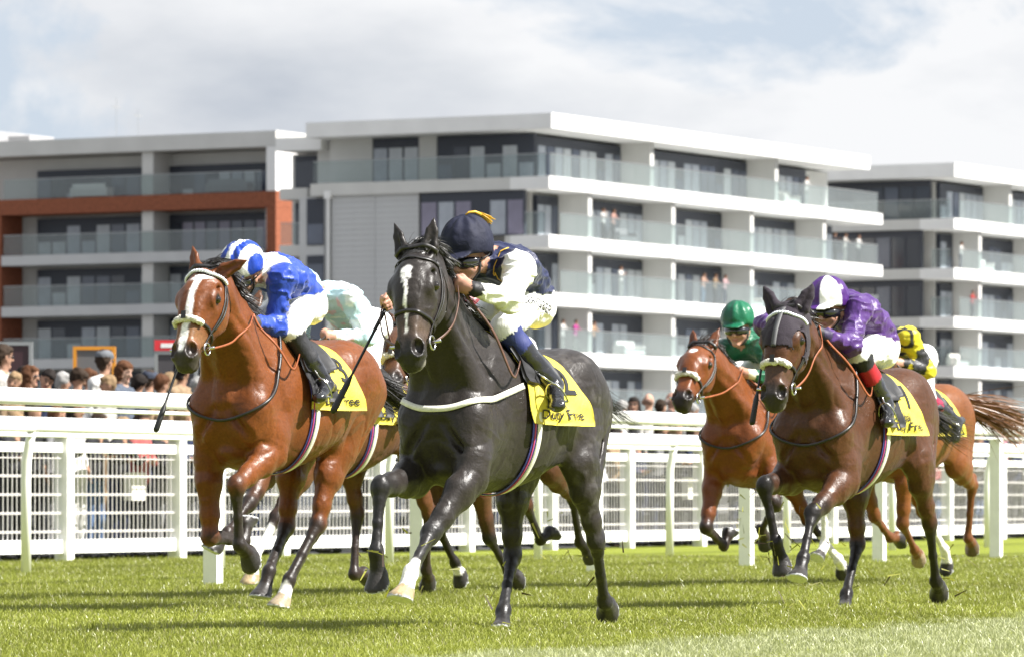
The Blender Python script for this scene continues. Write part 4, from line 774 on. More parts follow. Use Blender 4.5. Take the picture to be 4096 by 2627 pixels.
class Cloth:
    """sheet thrown over the back: u 0..1 front to rear, v -1..1 right hem to left hem"""
    def __init__(s, F, B, x0, x1, phi, off=.012, rear_swing=0.0, flare=0.0, seed=1, zc=1.16, nu=26, nv=52, phi_front=None):
        U, V = np.meshgrid(np.linspace(0, 1, nu), np.linspace(-1, 1, nv), indexing='ij'); s.nu, s.nv = nu, nv
        x = x0 + (x1 - x0) * U - rear_swing * U * np.abs(V) ** 1.5; ph = V * rad(phi) * (1 if phi_front is None else (phi_front / phi + (1 - phi_front / phi) * U))
        O = np.stack([B.t(a, 0, zc) for a in x.ravel()]); d = np.stack([np.zeros(x.size), np.sin(ph.ravel()), np.cos(ph.ravel())], 1)
        P = march(F, O, d, off).reshape(nu, nv, 3)
        for _ in range(3):
            P[1:-1] = (P[:-2] + 2 * P[1:-1] + P[2:]) / 4; P[:, 1:-1] = (P[:, :-2] + 2 * P[:, 1:-1] + P[:, 2:]) / 4
        nz = vnoise(np.stack([U.ravel() * 3, V.ravel() * 4, np.zeros(U.size)], 1), 1.6, seed).reshape(nu, nv) - .5; nz = nz + .45 * np.sin(U * 17 + 4 * nz + seed) * np.clip(np.abs(V) - .3, 0, 1) + .25 * np.sin(U * 9 - V * 14 + seed)
        hang = np.clip((np.abs(V) - .45) / .55, 0, 1) ** 1.3
        outw = np.sign(V) * hang * (.014 + .042 * nz + flare * U ** 3) ; P[:, :, 1] += np.where(np.sign(V) * (outw) > 0, outw, outw * .2)
        P[:, :, 0] -= flare * .6 * hang * U ** 3
        s.P = P
        T1 = np.gradient(P, axis=0); T2 = np.gradient(P, axis=1); n = np.cross(T1, T2); n /= np.linalg.norm(n, axis=2, keepdims=True) + 1e-9
        cen = A_(B.t((x0 + x1) / 2, 0, 1.15)); sgn = np.sign(((P - cen) * n).sum()); s.N = n * sgn; s.mir = 1 if sgn > 0 else -1
    def at(s, u, v, off=0.0):
        a = np.clip(A_(u), 0, 1) * (s.nu - 1.001); b = np.clip((A_(v) + 1) / 2, 0, 1) * (s.nv - 1.001); i = a.astype(int); j = b.astype(int); fa = (a - i)[:, None]; fb = (b - j)[:, None]
        g = lambda G: (G[i, j] * (1 - fa) + G[i + 1, j] * fa) * (1 - fb) + (G[i, j + 1] * (1 - fa) + G[i + 1, j + 1] * fa) * fb
        n = g(s.N); return g(s.P) + n * off
    def mesh(s, name, m, parent, thick=.003):
        P = s.P.reshape(-1, 3); K = (s.P - s.N * thick).reshape(-1, 3); V = np.vstack([P, K]); n = len(P); nv = s.nv; I = np.arange(n).reshape(s.nu, nv)
        a = np.stack([I[:-1, :-1], I[1:, :-1], I[1:, 1:], I[:-1, 1:]], -1).reshape(-1, 4); a = a if s.mir > 0 else a[:, ::-1]; rim = []
        for l in (list(I[0]), list(I[:, -1]), list(I[-1][::-1]), list(I[:, 0][::-1])):
            for p, q in zip(l[:-1], l[1:]): rim.append((p, q, q + n, p + n))
        Q = np.vstack([a, a[:, ::-1] + n, A_(rim).astype(int)])
        o = link(bpy.data.objects.new(name, np_mesh(name, V, Q, [m])), parent); return o
    def text(s, body, size, u, v, parent, name='print', m=None, ulen=.55, vlen=None, vs=1.0, skew=0.0):
        """text on the left flank, read from front to rear; ulen/vlen = metres per unit of u/v"""
        V, Fc = text_mesh(body, size); vlen = vlen or .62
        W = s.at(u + (V[:, 0]) / ulen, v - (V[:, 1] * vs + skew * V[:, 0]) / vlen, .006)
        return mesh_obj(name, W, Fc, m or M_print, parent)
def ring(c, r, th, ax, n=20):
    ax = nrm(ax); u = nrm(np.cross(ax, (0.3, 0.2, 1))); v = np.cross(ax, u)
    return tube_vf([A_(c) + u * r * math.cos(2 * math.pi * i / n) + v * r * math.sin(2 * math.pi * i / n) for i in range(n + 1)], th, 6, False)
def tack(hz_, fleece=False, brow='plain', rein_mat=None, rein_to=None, martingale=None, neckstrap=False, cloth=None, flap=True, seat=True, girth='white', full=True):
    F, B, pose, root = hz_['F'], hz_['B'], hz_['pose'], hz_['root']; s = B.sc; t = B.t
    poll, hx, hy, hz = head_frame(pose, pose.get('roll', 0)); H = lambda a, b, c: poll + hx * (a * s) + hy * (b * s * HW) + hz * (c * s * HW)
    br = MB()
    def put(path, w_, off=.003, th=.004, n=30, m=0, **k): V, Q = strap(F, path, w_, off, th, n, **k); br.add(V, Q, m)
    arc = lambda a, w_, d, c0, lo=-100, hi=100, n=15: [H(a, w_ * math.sin(rad(x)), c0 + d * math.cos(rad(x))) for x in np.linspace(lo, hi, n)]
    put(arc(.055, .10, .10, -.03), .020, n=36)                                            # browband
    put(arc(-.02, .085, .10, -.03), .022, n=30)                                             # headpiece
    put(arc(.365, .085, .11, -.045, -180, 172, 40), .018, n=60)                             # noseband
    for sg in (1, -1):
        put([H(.03, sg * .09, -.03), H(.10, sg * .10, -.055), H(.22, sg * .105, -.075), H(.36, sg * .08, -.075), H(.455, sg * .065, -.075)], .015, n=30)
        put([H(.03, sg * .09, -.04), H(.10, sg * .105, -.08), H(.21, sg * .10, -.095), H(.34, sg * .08, -.085)], .010, n=24)
        put([H(.05, sg * .09, -.06), H(.11, sg * .085, -.13), H(.14, sg * .05, -.19), H(.145, 0, -.205)], .010, n=20)
        br.add(*ring(H(.468, sg * .074, -.078), .034, .0055, hy), 1)
        br.tube([H(.468, sg * .06, -.078), H(.468, sg * .115, -.07)], .008, 8, 1)
        put([H(.43, sg * .08, -.07), H(.44, sg * .05, -.13), H(.44, 0, -.15)], .010, n=16)
    o = br.build('bridle', [M_leather, M_steel], root, True)
    if brow == 'beaded':
        bb = MB(); P, G = F.onto(A_(arc(.055, .10, .10, -.03, -95, 95, 26)), .012)
        for i, p in enumerate(P): bb.add(*ball_vf(p, .0105, 8, 6), 0)
        bb.build('beads', [mat('white_beads', (.78, .82, .88), .25, .5)], o, True)
    if fleece:
        P, G = F.onto(A_(arc(.375, .085, .10, -.045, -60, 60, 46)), .010); rg = np.random.default_rng(3); v, f = tube_vf(P, [.006] + [.019] * 44 + [.006], 18); v = A_(v); cen = np.repeat(P, 18, 0)
        v = cen + (v - cen) * (1 + .28 * rg.normal(0, 1, (len(v), 1)).clip(-1.6, 1.6) * .5 + .5 * (vnoise(v, 60, 3) - .5)[:, None]); mesh_obj('noseband_fleece', v, f, M_fleece, root, True)
        V, Q = strap(F, [H(.355, 0, .10), H(.375, 0, .10), H(.40, 0, .10)], .03, .020, .004, 6); mesh_obj('fleece_patch', V, Q, M_leather, root)
    # reins
    if rein_to is not None:
        rm = rein_mat or M_leather
        for sg, tgt in rein_to.items():
            a = H(.47, sg * .075, -.08); b = A_(tgt); mid = (a + b) / 2 + A_((0, sg * .05, -.05))
            rb = MB(); V, Q = strap(F, [a, a * .6 + mid * .4 + A_((0, sg * .02, 0)), mid, mid * .4 + b * .6 + A_((0, sg * .02, 0)), b], .012, thick=.005, n=26, free=True, side=(0, 0, 1)); rb.add(V, Q)
            # the end of the rein loops down the shoulder
            c = t(.50, sg * .26, 1.30); e = t(.30, sg * .23, 1.42); V, Q = strap(F, [b, b * .5 + c * .5 + A_((0, sg * .06, .02)), c + (0, sg * .03, 0), e], .013, off=.008, thick=.005, n=26, free=True, side=(0, 0, 1)); rb.add(V, Q)
            rb.build('rein', [rm], root, True)
    if martingale:
        mm = MB(); path = [t(.30, .27, 1.30), t(.52, .25, 1.245), t(.70, .22, 1.20), t(.82, .14, 1.175), t(.88, 0, 1.165), t(.82, -.14, 1.175), t(.70, -.22, 1.20), t(.52, -.25, 1.245), t(.30, -.27, 1.30)]
        V, Q = strap(F, path, .030, .004, .007, 60); mm.add(V, Q); mm.build('breast_girth', [martingale], root, True)
    if neckstrap:
        mm = MB(); nb = A_(pose['neckb']); path = [t(.42, .10, 1.50), t(.52, .20, 1.35), t(.66, .21, 1.18), t(.80, .12, 1.06), t(.85, 0, 1.03), t(.80, -.12, 1.06), t(.66, -.21, 1.18), t(.52, -.20, 1.35), t(.42, -.10, 1.50)]
        V, Q = strap(F, path, .016, .006, .012, 60); mm.add(V, Q); mm.build('neck_strap', [M_leather], root, True)
    # girth straps round the trunk
    for nm, xx, w_, m, of in (('girth', .215, .030, M_bluegirth if girth != 'plain' else M_leather, .004), ('surcingle', .175, .036, M_whiteweb, .007)):
        ph = np.linspace(60, 300, 60) if True else None
        O = np.stack([t(xx + .10 * (1 - math.cos(rad(a - 180) * .5)) * 0 + .02 * math.cos(rad(a)), 0, 1.12) for a in ph]); d = np.stack([np.zeros(len(ph)), np.sin(np.radians(ph)), np.cos(np.radians(ph))], 1)
        path = march(F, O, d, .0); g = MB(); V, Q = strap(F, path, w_, of, .005, 70); g.add(V, Q)
        go_ = g.build(nm, [m], root, True)
        if nm == 'girth' and girth != 'plain':
            g2 = MB(); V, Q = strap(F, path, .010, of + .006, .003, 70); g2.add(V, Q); g2.build('stripe', [M_redgirth], go_, True)
    if cloth:
        c = Cloth(F, B, **cloth['geo']); cl = c.mesh('saddle_cloth', M_yellow, root)
        for tx, kw in cloth.get('text', []): c.text(tx, parent=cl, **kw)
        hz_['cloth'] = c
    if seat:
        c = Cloth(F, B, .30, -.06, 62, off=.026, seed=4, nu=16, nv=30); c.P[:, :, 2] += .02 * np.linspace(-1, 1, 16)[:, None] ** 2; c.mesh('saddle', M_blackpad, root, .02)
        if flap: c = Cloth(F, B, .30, .02, 92, off=.022, seed=6, nu=12, nv=40); c.mesh('saddle_flap', M_blackpad, root, .004)
def mane_tail(hz_, color, n_mane=1100, tail_dir=(-1, 0.1, -.25), tail_len=.75, n_tail=420, flow=(-.55, .55, .10), tail_w=.005, tail_spread=.2, mane_len=(.09, .19), tail_grav=(-.05, .05, -.45)):
    F, B, pose, root = hz_['F'], hz_['B'], hz_['pose'], hz_['root']; s = B.sc; t = B.t; poll, hx, hy, hz = head_frame(pose, pose.get('roll', 0)); rg = np.random.default_rng(int(abs(B.root[0] * 100)))
    mh = mat('hair_%03d%03d%03d' % tuple(int(c * 1000) for c in color), color, .40, .5, vary=.3, vscale=60)
    P2 = poll - hx * .02 - hz * .05; P0 = t(.42, 0, 1.50); u = rg.random(n_mane) ** .7; P = P0[None] * (1 - u[:, None]) + P2[None] * u[:, None]
    P[:, 2] += .30; P[:, 1] += rg.normal(0, .014, n_mane)
    for _ in range(60):       # drop onto the crest
        d = F.sample(P); P[:, 2] -= np.clip(d, 0, .02)
    dirs = A_(flow)[None] + rg.normal(0, .10, (n_mane, 3)); dirs /= np.linalg.norm(dirs, axis=1, keepdims=True)
    V, Q = strands(P - (0, 0, .006), dirs, rg.uniform(*mane_len, n_mane), .0055, (-.25, .5, -1.3), rg, 7, .035, .5)
    # keep the hair outside the neck
    dd_ = F.sample(V); G = F.grad(V); V = V + G * np.clip(.004 - dd_, 0, .05)[:, None]
    link(bpy.data.objects.new('mane', np_mesh('mane', V, Q, [mh])), root)
    k = 160; Pf = np.stack([poll + hx * rg.uniform(-.03, .03) + hy * rg.normal(0, .024) + hz * .035 for _ in range(k)])
    dv_ = -hx * .25 + hz * .45 + A_((-.6, .35, .1)); dirs = dv_[None] + rg.normal(0, .12, (k, 3)); dirs /= np.linalg.norm(dirs, axis=1, keepdims=True)
    V, Q = strands(Pf, dirs, rg.uniform(.07, .15, k), .0055, (-.9, .35, -.75), rg, 7, .04, .45); dd_ = F.sample(V); G = F.grad(V); V = V + G * np.clip(.003 - dd_, 0, .05)[:, None]
    link(bpy.data.objects.new('forelock', np_mesh('forelock', V, Q, [mh])), root)
    T0 = t(-.97, 0, 1.40); td = nrm(tail_dir); Pt = T0[None] + rg.normal(0, .018, (n_tail, 3)) - td * .04
    dirs = td[None] + rg.normal(0, tail_spread * .28, (n_tail, 3)); dirs /= np.linalg.norm(dirs, axis=1, keepdims=True)
    V, Q = strands(Pt, dirs, rg.uniform(.45, 1.0, n_tail) * tail_len, tail_w, tail_grav, rg, 9, tail_spread * .12, tail_spread * 1.2)
    link(bpy.data.objects.new('tail', np_mesh('tail', V, Q, [mh])), root)

# ------------------------------------------------------------------ jockeys
M_silk = mat('silk', attr=True, rough=.42, spec=.35, sheen=.15, bump=.005, bscale=20, bstretch=(1, 1, .55), bdist=1.6)
M_breech = mat('breeches', attr=True, rough=.55, spec=.35, bump=.006, bscale=24, bstretch=(1, 1, .4), bdist=1.2)
M_boot = mat('boot', attr=True, rough=.12, spec=.6, coat=.6, bump=.006, bscale=22, bdist=1.0)
M_skin = mat('skin', attr=True, rough=.5, spec=.35, vary=.08, vscale=40, sub=.15)
M_lens = mat('goggle_lens', (.012, .012, .016), .06, .7, coat=.5)
M_black = mat('black_rubber', (.015, .015, .016), .5, .4)
JT, JSL, JBR, JBT, JSK, JCUFF, JTOP, JSLR, JGL = 1, 2, 3, 4, 5, 6, 7, 8, 9     # torso, sleeves, breeches, boots, skin, cuff, boot top, right sleeve, glove
SKIN = (.50, .275, .20)
def fist(F, wr, ha, sg, thumb_up, k, mid=JSK):
    fw = nrm(ha - wr); up = nrm(A_(thumb_up) - fw * np.dot(thumb_up, fw)); inn = np.cross(fw, up) * sg          # towards the body's middle
    inn = inn if inn[1] * sg < 0 else -inn
    c = wr + fw * .055
    F.ec(wr, wr + fw * .03, .026, .030, .02, mid=mid)
    F.ec(wr + fw * .025, wr + fw * .075, (.020, .034), (.018, .040), .02, side=inn, mid=mid)
    for i in range(4):
        o = up * (.031 - .0205 * i); ln = (.034, .040, .038, .030)[i]
        k0 = wr + fw * (.078 - .004 * abs(i - 1)) + o; k1 = k0 + fw * (ln * .55) + inn * (ln * .75); k2 = k1 - fw * (ln * .75) + inn * .008; k3 = k2 - fw * .014 - inn * .012
        F.ec(k0, k1, .0105, .0098, .006, mid=mid); F.ec(k1, k2, .0098, .009, .005, mid=mid); F.ec(k2, k3, .009, .0078, .005, mid=mid)
    t0 = wr + fw * .035 + up * .028 + inn * .012; t1 = t0 + fw * .030 + up * .014 + inn * .014; t2 = t1 + fw * .026 - up * .008 + inn * .008
    F.ec(t0, t1, .0125, .011, .01, mid=mid); F.ec(t1, t2, .011, .0085, .006, mid=mid)
    return c
def jockey(key, h, spec, label, face=(1, 0, -.45), head_off=(0, 0, 0)):
    pose = POSES[key]; B = Body(pose); J = {k: A_(v) for k, v in pose['j'].items()}
    P = A_(list(J.values())); F = Field(P.min(0) - .20, P.max(0) + .22, h)
    y = A_((0, 1, 0)); pel, nk, hd = J['pel'], J['neck'], J['head'] + A_(head_off)
    ax = nrm(nk - pel); upb = nrm(np.cross(ax, y)); upb = upb if upb[2] > 0 else -upb
    sx = nrm(J['shL'] - J['shR'])
    m1 = pel + (nk - pel) * .35 + upb * .028; m2 = pel + (nk - pel) * .72 + upb * .022; top = nk + upb * .005 - ax * .04
    F.ec(pel + ax * .05 + upb * .02, m1, (.125, .105), (.142, .110), .04, mid=JT); F.ec(m1, m2, (.142, .110), (.165, .108), .05, side=sx, mid=JT); F.ec(m2, top, (.165, .108), (.145, .085), .05, side=sx, mid=JT)
    F.ec(nk - ax * .03, nk + (hd - nk) * .45, (.085, .06), (.058, .055), .03, mid=JT)                     # collar
    F.ec(nk, hd - (hd - nk) * .2, .055, .055, .02, mid=JSK)
    for sd_, sg in (('L', 1), ('R', -1)):
        sh, el, wr, ha = J['sh' + sd_], J['el' + sd_], J['wr' + sd_], J['ha' + sd_]; sm = JSL if sg > 0 else JSLR
        F.ec(nk - ax * .05, sh, (.09, .08), (.075, .075), .05, mid=JT)
        F.el(sh, .078, .04, mid=sm if spec.get('yoke') is None else sm)
        F.ec(sh, el, (.070, .072), (.056, .058), .04, mid=sm); F.ec(el, wr - (wr - el) * .06, (.056, .058), (.036, .038), .03, mid=sm)
        F.el(el + (0, sg * .01, -.015), .055, .03, mid=sm)
        F.ec(wr - (wr - el) * .14, wr - (wr - el) * .06, .0395, .0385, .006, mid=JCUFF)
        F.ec(wr - (wr - el) * .08, wr, .029, .027, .012, mid=spec.get('hand', JSK))
        fist(F, wr, ha, sg, spec.get('thumb' + sd_, (0, 0, 1)), .01, spec.get('hand', JSK))
        hi, kn, an, to = J['hi' + sd_], J['kn' + sd_], J['an' + sd_], J['to' + sd_]
        F.ec(hi, kn, (.092, .100), (.064, .068), .05, mid=JBR); F.el(hi + A_((-.07, sg * .012, -.01)), (.105, .095, .11), .05, mid=JBR)
        F.el(kn, .066, .03, mid=JBR)
        d = nrm(an - kn); k1 = kn + d * .05; kt = kn + d * spec.get('top_len', .13)
        F.ec(k1, kt, (.060, .066), (.056, .064), .02, mid=JTOP)
        F.ec(kt - d * .01, an, (.0555, .063), (.042, .046), .012, mid=JBT)
        bk = nrm(np.cross(y, d)); 
        fd = nrm(to - an); F.ec(an, to, (.040, .046), (.036, .028), .02, mid=JBT); F.el(to, (.045, .038, .028), .02, mid=JBT)
        F.el(an - fd * .05 + d * .035, (.036, .033, .036), .03, mid=JBT)
    # head and face
    f = nrm(face); s_ = nrm(y - f * f[1]); u = np.cross(f, s_); u = u if u[2] > 0 else -u; R = np.array([f, s_, u]); H = lambda a, b, c: hd + f * a + s_ * b + u * c
    F.el(H(-.005, 0, .015), (.098, .076, .105), .02, R, JSK); F.ec(H(.03, 0, -.04), H(.048, 0, -.088), (.058, .05), (.034, .03), .03, side=s_, mid=JSK)
    F.ec(H(.088, 0, .012), H(.112, 0, -.026), .012, .0145, .014, side=s_, mid=JSK); F.el(H(.10, 0, -.032), (.014, .02, .011), .01, R, JSK)
    F.el(H(.082, 0, -.062), (.014, .026, .009), .012, R, JSK); F.ec(H(.098, -.022, -.062), H(.098, .022, -.062), .0035, .0035, .006, op='s')
    F.el(H(.072, 0, -.096), (.02, .024, .016), .02, R, JSK)
    for sg in (1, -1):
        F.el(H(.062, sg * .045, -.025), (.03, .025, .025), .02, R, JSK); F.el(H(-.005, sg * .083, -.005), (.019, .010, .032), .008, R, JSK)
        F.el(H(.085, sg * .032, .012), (.018, .020, .014), .014, R, op='s')
    # silk folds
    V, Q, mid = F.mesh(); V = F.relax(V, Q, 1, .3)
    G = F.grad(V); silky = np.isin(mid, (JT, JSL, JSLR)); nz = vnoise(V * A_((1, 1, 1)), 26, 3) + .5 * vnoise(V, 55, 4) - .75
    rid = 1 - np.abs(vnoise(V * A_((1, .7, 1.6)), 17, 9) * 2 - 1); V = V + G * (silky * (nz * .007 + (rid ** 3 - .3) * .014) + (mid == JBR) * ((rid - .6) * .010) + (mid == JBT) * (rid - .6) * .006)[:, None]
    col = np.zeros((len(V), 3)); base = spec['col']
    for i in (JT, JSL, JSLR, JBR, JBT, JSK, JCUFF, JTOP, JGL): col[mid == i] = base.get(i, (.02, .02, .022))
    col[mid == 0] = base[JT]; col[mid == JSK] = SKIN
    if 'paint' in spec: spec['paint'](V, mid, col, J, dict(ax=ax, up=upb, H=H, f=f, s=s_, u=u, hd=hd, pel=pel, nk=nk))
    a_, b_, c_ = (V - hd) @ f, (V - hd) @ s_, (V - hd) @ u; lips = (mid == JSK) & (np.abs(c_ + .062) < .008) & (np.abs(b_) < .024) & (a_ > .07); col[lips] = (.40, .16, .13)
    vm = np.zeros(len(V), int); vm[np.isin(mid, (JBR, JCUFF))] = 1; vm[np.isin(mid, (JBT,))] = 2; vm[mid == JSK] = 3; vm[np.isin(mid, (JTOP, JGL))] = spec.get('topmat', 1)
    mi = np.max(vm[Q], axis=1)
    root = empty('jockey', (B.root[0], B.root[1], 0), B.rz()); tag(root, label, 'jockey', 'jockeys riding in the race')
    link(bpy.data.objects.new('body', np_mesh('jockey_body', V, Q, [M_silk, M_breech, M_boot, M_skin], True, mi, col)), root)
    # cap
    hc = max(h, .007); cs_ = spec.get('cap_scale', 1.0); H0 = H; H = lambda a, b, c: H0(a * cs_, b * cs_, c * cs_); Fc = Field(hd - .26, hd + .26, hc)
    Fc.el(H(-.012, 0, .088), A_((.140, .124, .132)) * cs_, .01, R, 1)
    cp = H(0, 0, .040) - u * .0; nn = nrm(-u + f * .10)
    sl, X, Y, Z = Fc.sub(hd - .26, hd + .26); pl = (X - cp[0]) * nn[0] + (Y - cp[1]) * nn[1] + (Z - cp[2]) * nn[2]; Fc.D[sl] = np.maximum(Fc.D[sl], pl.astype(np.float32))
    Fc.el(H(.118, 0, .048), (.080, .092, .010), .014, np.array([nrm(f - u * .22), s_, nrm(u + f * .22)]), 2)
    Fc.el(H(-.10, 0, .03), (.05, .09, .045), .03, R, 1)
    Vc, Qc, mc = Fc.mesh(); Vc = Fc.relax(Vc, Qc, 2, .5); q = Vc - hd; a, b, c = q @ f, q @ s_, q @ u
    ang = np.arctan2(b, a + .012); pleat = np.sin(ang * 9 + 2 * vnoise(Vc, 20, 2)) * smooth01(c, .04, .17); Gc = Fc.grad(Vc); Vc = Vc + Gc * (.004 * pleat + .006 * (vnoise(Vc, 30, 6) - .5))[:, None]
    cc = np.tile(A_(spec['cap']), (len(Vc), 1))
    if 'cap_paint' in spec: spec['cap_paint'](cc, a, b, c, ang, mc)
    cap = link(bpy.data.objects.new('cap', np_mesh('jockey_cap', Vc, Qc, [mat('cap_cloth_' + key, attr=True, rough=spec.get('cap_rough', .35), spec=.4, sheen=.0, bump=.004, bscale=28, bdist=1.0)], True, None, cc)), root)
    H = H0
    # goggles
    th = np.linspace(-1.25, 1.25, 17); g = MB(); v = []
    for tt in th:
        hgt = .032 * (1 - .35 * (abs(tt) / 1.25) ** 3) - .010 * math.exp(-(tt / .16) ** 2)
        for c0, o in ((.006 + hgt * .75, .008), (.006 + hgt * .45, .016), (.006 - hgt * .5, .016), (.006 - hgt * (1.0 if abs(tt) > .15 else .35), .006)):
            rr = .095 + o; v.append(H((rr + .004) * math.cos(tt) - .002, (rr - .012) * math.sin(tt), c0))
    fcs = [(4 * i + j, 4 * i + 4 + j, 4 * i + 5 + j, 4 * i + 1 + j) for i in range(16) for j in range(3)]
    g.add(v, fcs); gg = g.build('goggles', [M_lens], root, True)
    sm_ = gg.modifiers.new('thick', 'SOLIDIFY'); sm_.thickness = .004; sm_.offset = -1
    for sg in (1, -1):
        st = MB(); st.tube([H(.035, sg * .098, .010), H(-.03, sg * .108, .022), H(-.09, sg * .085, .03)], .008, 6, flat=.4)
        st.build('strap', [M_black], gg, True)
    cs = MB(); cs.tube([H(.0, .085, .02), H(.02, .078, -.05), H(.045, .045, -.098), H(.055, 0, -.108), H(.045, -.045, -.098), H(.02, -.078, -.05), H(.0, -.085, .02)], .006, 6); cs.build('chin_strap', [M_black], root, True)
    # stirrups
    for sd_ in 'LR':
        an, to = J['an' + sd_], J['to' + sd_]; c = an + (to - an) * .55; dn = nrm(np.cross(to - an, y)); dn = dn if dn[2] < 0 else -dn; c = c + dn * .03; sb = MB()
        sb.tube([c + (0, -.055, 0), c + (0, .055, 0)], .007, 6); ar = [c + y * (.055 * math.cos(a)) - dn * (.12 * math.sin(a)) for a in np.linspace(0, math.pi, 9)]; sb.tube(ar, .005, 6)
        sb.tube([c - dn * .12, B.t(.20, (.22 if sd_ == 'L' else -.22), 1.40)], .007, 5, flat=.4); sb.build('stirrup', [M_steel], root, True)
    return dict(root=root, F=F, J=J, B=B, H=H, f=f, s=s_, u=u, hd=hd)
def leg_text(jk, body, size, side='L', t0=.30, roll=.2, rot=0.0):
    """print along the outside of the thigh"""
    J = jk['J']; hi, kn = J['hi' + side], J['kn' + side]; ax = nrm(hi - kn); outw = A_((0, 1, 0.25)) if side == 'L' else A_((0, -1, .25)); outw = nrm(outw - ax * np.dot(outw, ax)); up = np.cross(outw, ax)
    up = up if up[2] > 0 else -up
    rc, rs = math.cos(rad(rot)), math.sin(rad(rot)); ax, up = ax * rc + up * rs, up * rc - ax * rs
    V, Fc = text_mesh(body, size); c = kn + (hi - kn) * t0 + outw * .08 + up * roll * .1; W = c + V[:, :1] * ax + V[:, 1:2] * up; W, G = jk['F'].onto(W, .016, 6); return mesh_obj('name_print', W, Fc, M_print, jk['root'])
def whip(a, b, label, B, w0=.006, pad=True):
    """thin riding whip from hand a to tip b in the horse's frame"""
    a, b = A_(a), A_(b); d = nrm(b - a); L_ = np.linalg.norm(b - a); m = MB(); g = a - d * .10
    m.tube([g, g + d * .01, a, a + d * .1, a + d * .12, a + d * (L_ * .62), a + d * (L_ * .66), a + d * (L_ * .72), b - d * .01, b], [.014, .016, .015, .014, .011, .009, .014, .022, .024, .016], 10, flat=.7)
    r = empty('riding_whip', (B.root[0], B.root[1], 0), B.rz()); m.build('stick', [M_black], r, True); tag(r, label, 'whip', 'whips held by the jockeys')
    k = MB(); k.tube([g - d * .012, g + d * .004], [.016, .014], 10); k.build('knob', [M_black], r, True); return r

# ------------------------------------------------------------------ the field of runners
M_coat = mat('horse_coat', attr=True, rough=.40, spec=.30, vary=.20, vscale=70, bump=.004, bscale=15, detail=6, bdist=.8, bump2=.0012, bscale2=150, bstretch2=(.35, 1, .6), rvary=.07, sheen=.03)
M_eye = mat('eye', (.012, .008, .006), .05, .8)
def horse(key, h, coat, label, ears=None, roll=0.0):
    pose = POSES[key]; pose['roll'] = roll
    F, B = build_horse_field(pose, h, ears)
    P, Q, mid = F.mesh(); P = F.relax(P, Q, 1, .35)
    # muscle bellies and surface veins
    G = F.grad(P); rd = lambda sc, sd_, st=(1, 1, 1): 1 - np.abs(vnoise(P * A_(st), sc, sd_) * 2 - 1)
    low = smooth01(P[:, 2], .70, .95); soft = np.where(mid == 0, 1.0, np.where(mid == 1, .15, 0.0)); P = P - G * (soft * low * .009 * (rd(5.5, 51, (1, 1, .7)) ** 4 - .2) + np.where(mid == 2, 0, 1) * .0025 * (rd(13, 53) ** 6))[:, None] + G * (np.where(mid < 2, 1, 0) * .0032 * rd(8.5, 57, (1, 1.4, 1)) ** 14)[:, None]
    col = paint_horse(P, mid, pose, coat); wht = col.min(1) > .45; col = np.where(wht[:, None], col, col * .62)
    root = empty('racehorse', (B.root[0], B.root[1], 0), B.rz())
    tag(root, label, 'horse', 'horses galloping in the race')
    o = link(bpy.data.objects.new('body', np_mesh('horse_body', P, Q, [M_coat], True, None, col)), root)
    poll, hx, hy, hz = head_frame(pose, roll)
    for sg in (1, -1):
        c = poll + (hx * .20 + hy * (sg * .0985 * HW) + hz * .0) * B.sc; v, f = ball_vf(c, .0255, 14, 10); mesh_obj('eye', v, f, M_eye, root, True)
    return dict(root=root, F=F, B=B, pose=pose, body=o, P=P, Q=Q, mid=mid)
def shell(hd, mask, off, name, m):
    P, Q = hd['P'], hd['Q']; keep = mask[Q].all(1); Qk = Q[keep]; u, inv = np.unique(Qk, return_inverse=True); V = P[u] + hd['F'].grad(P[u]) * off
    o = link(bpy.data.objects.new(name, np_mesh(name, V, inv.reshape(-1, 4), [m])), hd['root']); md = o.modifiers.new('thick', 'SOLIDIFY'); md.thickness = .003; md.offset = 1; return o
def star(a, b, c, n2, n3): return smooth01(-(np.sqrt(((a - .155) / .055) ** 2 + (b / .026) ** 2) + (n2 - .5) * .7), -1.1, -.8)
def stripe(a0, a1, w0, w1, off=0.0, wob=.012):
    def fn(a, b, c, n2, n3):
        u = np.clip((a - a0) / (a1 - a0), 0, 1); ww = w0 + (w1 - w0) * u; return smooth01(-np.abs(b - off * (1 - u) * 2 + (n3 - .5) * wob) / ww, -1.15, -.8) * smooth01(a, a0 - .01, a0 + .01) * smooth01(-a, -a1 - .015, -a1 + .015)
    return fn
HR = {}; JK = {}
HR['lead'] = horse('lead', .0095, dict(body=(.036, .029, .026), points=(.026, .024, .024), muzzle=(.032, .029, .028), nose=(.16, .105, .075), chin=(.34, .32, .26), mott=.5, dapple=(.055, .052, .051), marks=[star, stripe(.20, .47, .008, .005)],
    socks={'fL': 2.72}, hoof={'fL': (.55, .42, .24)}), 'dark grey horse with a white star leading the race, saddle cloth 2')
HR['bay'] = horse('bay', .0105, dict(body=(.225, .064, .013), points=(.035, .026, .022), muzzle=(.06, .048, .042), nose=(.30, .16, .07), mott=.35, pt_hi=1.75, marks=[stripe(.08, .56, .019, .018, .008), stripe(.075, .12, .03, .03, .022)],
    socks={'hL': 3.15}, hoof={'hL': (.50, .40, .27)}), 'bright bay horse with a long white blaze, nearest the left rail', ears={1: (-.35, .85, .1), -1: (-.85, .25, .2)}, roll=.05)
HR['purple'] = horse('purple', .011, dict(body=(.105, .038, .014), points=(.016, .013, .012), muzzle=(.045, .036, .032), chin=(.30, .26, .22), nose=(.12, .065, .04), mott=.35), 'dark bay horse wearing a black hood with upright ear covers', ears={1: (-.85, .45, .25), -1: (-.85, .45, .25)})
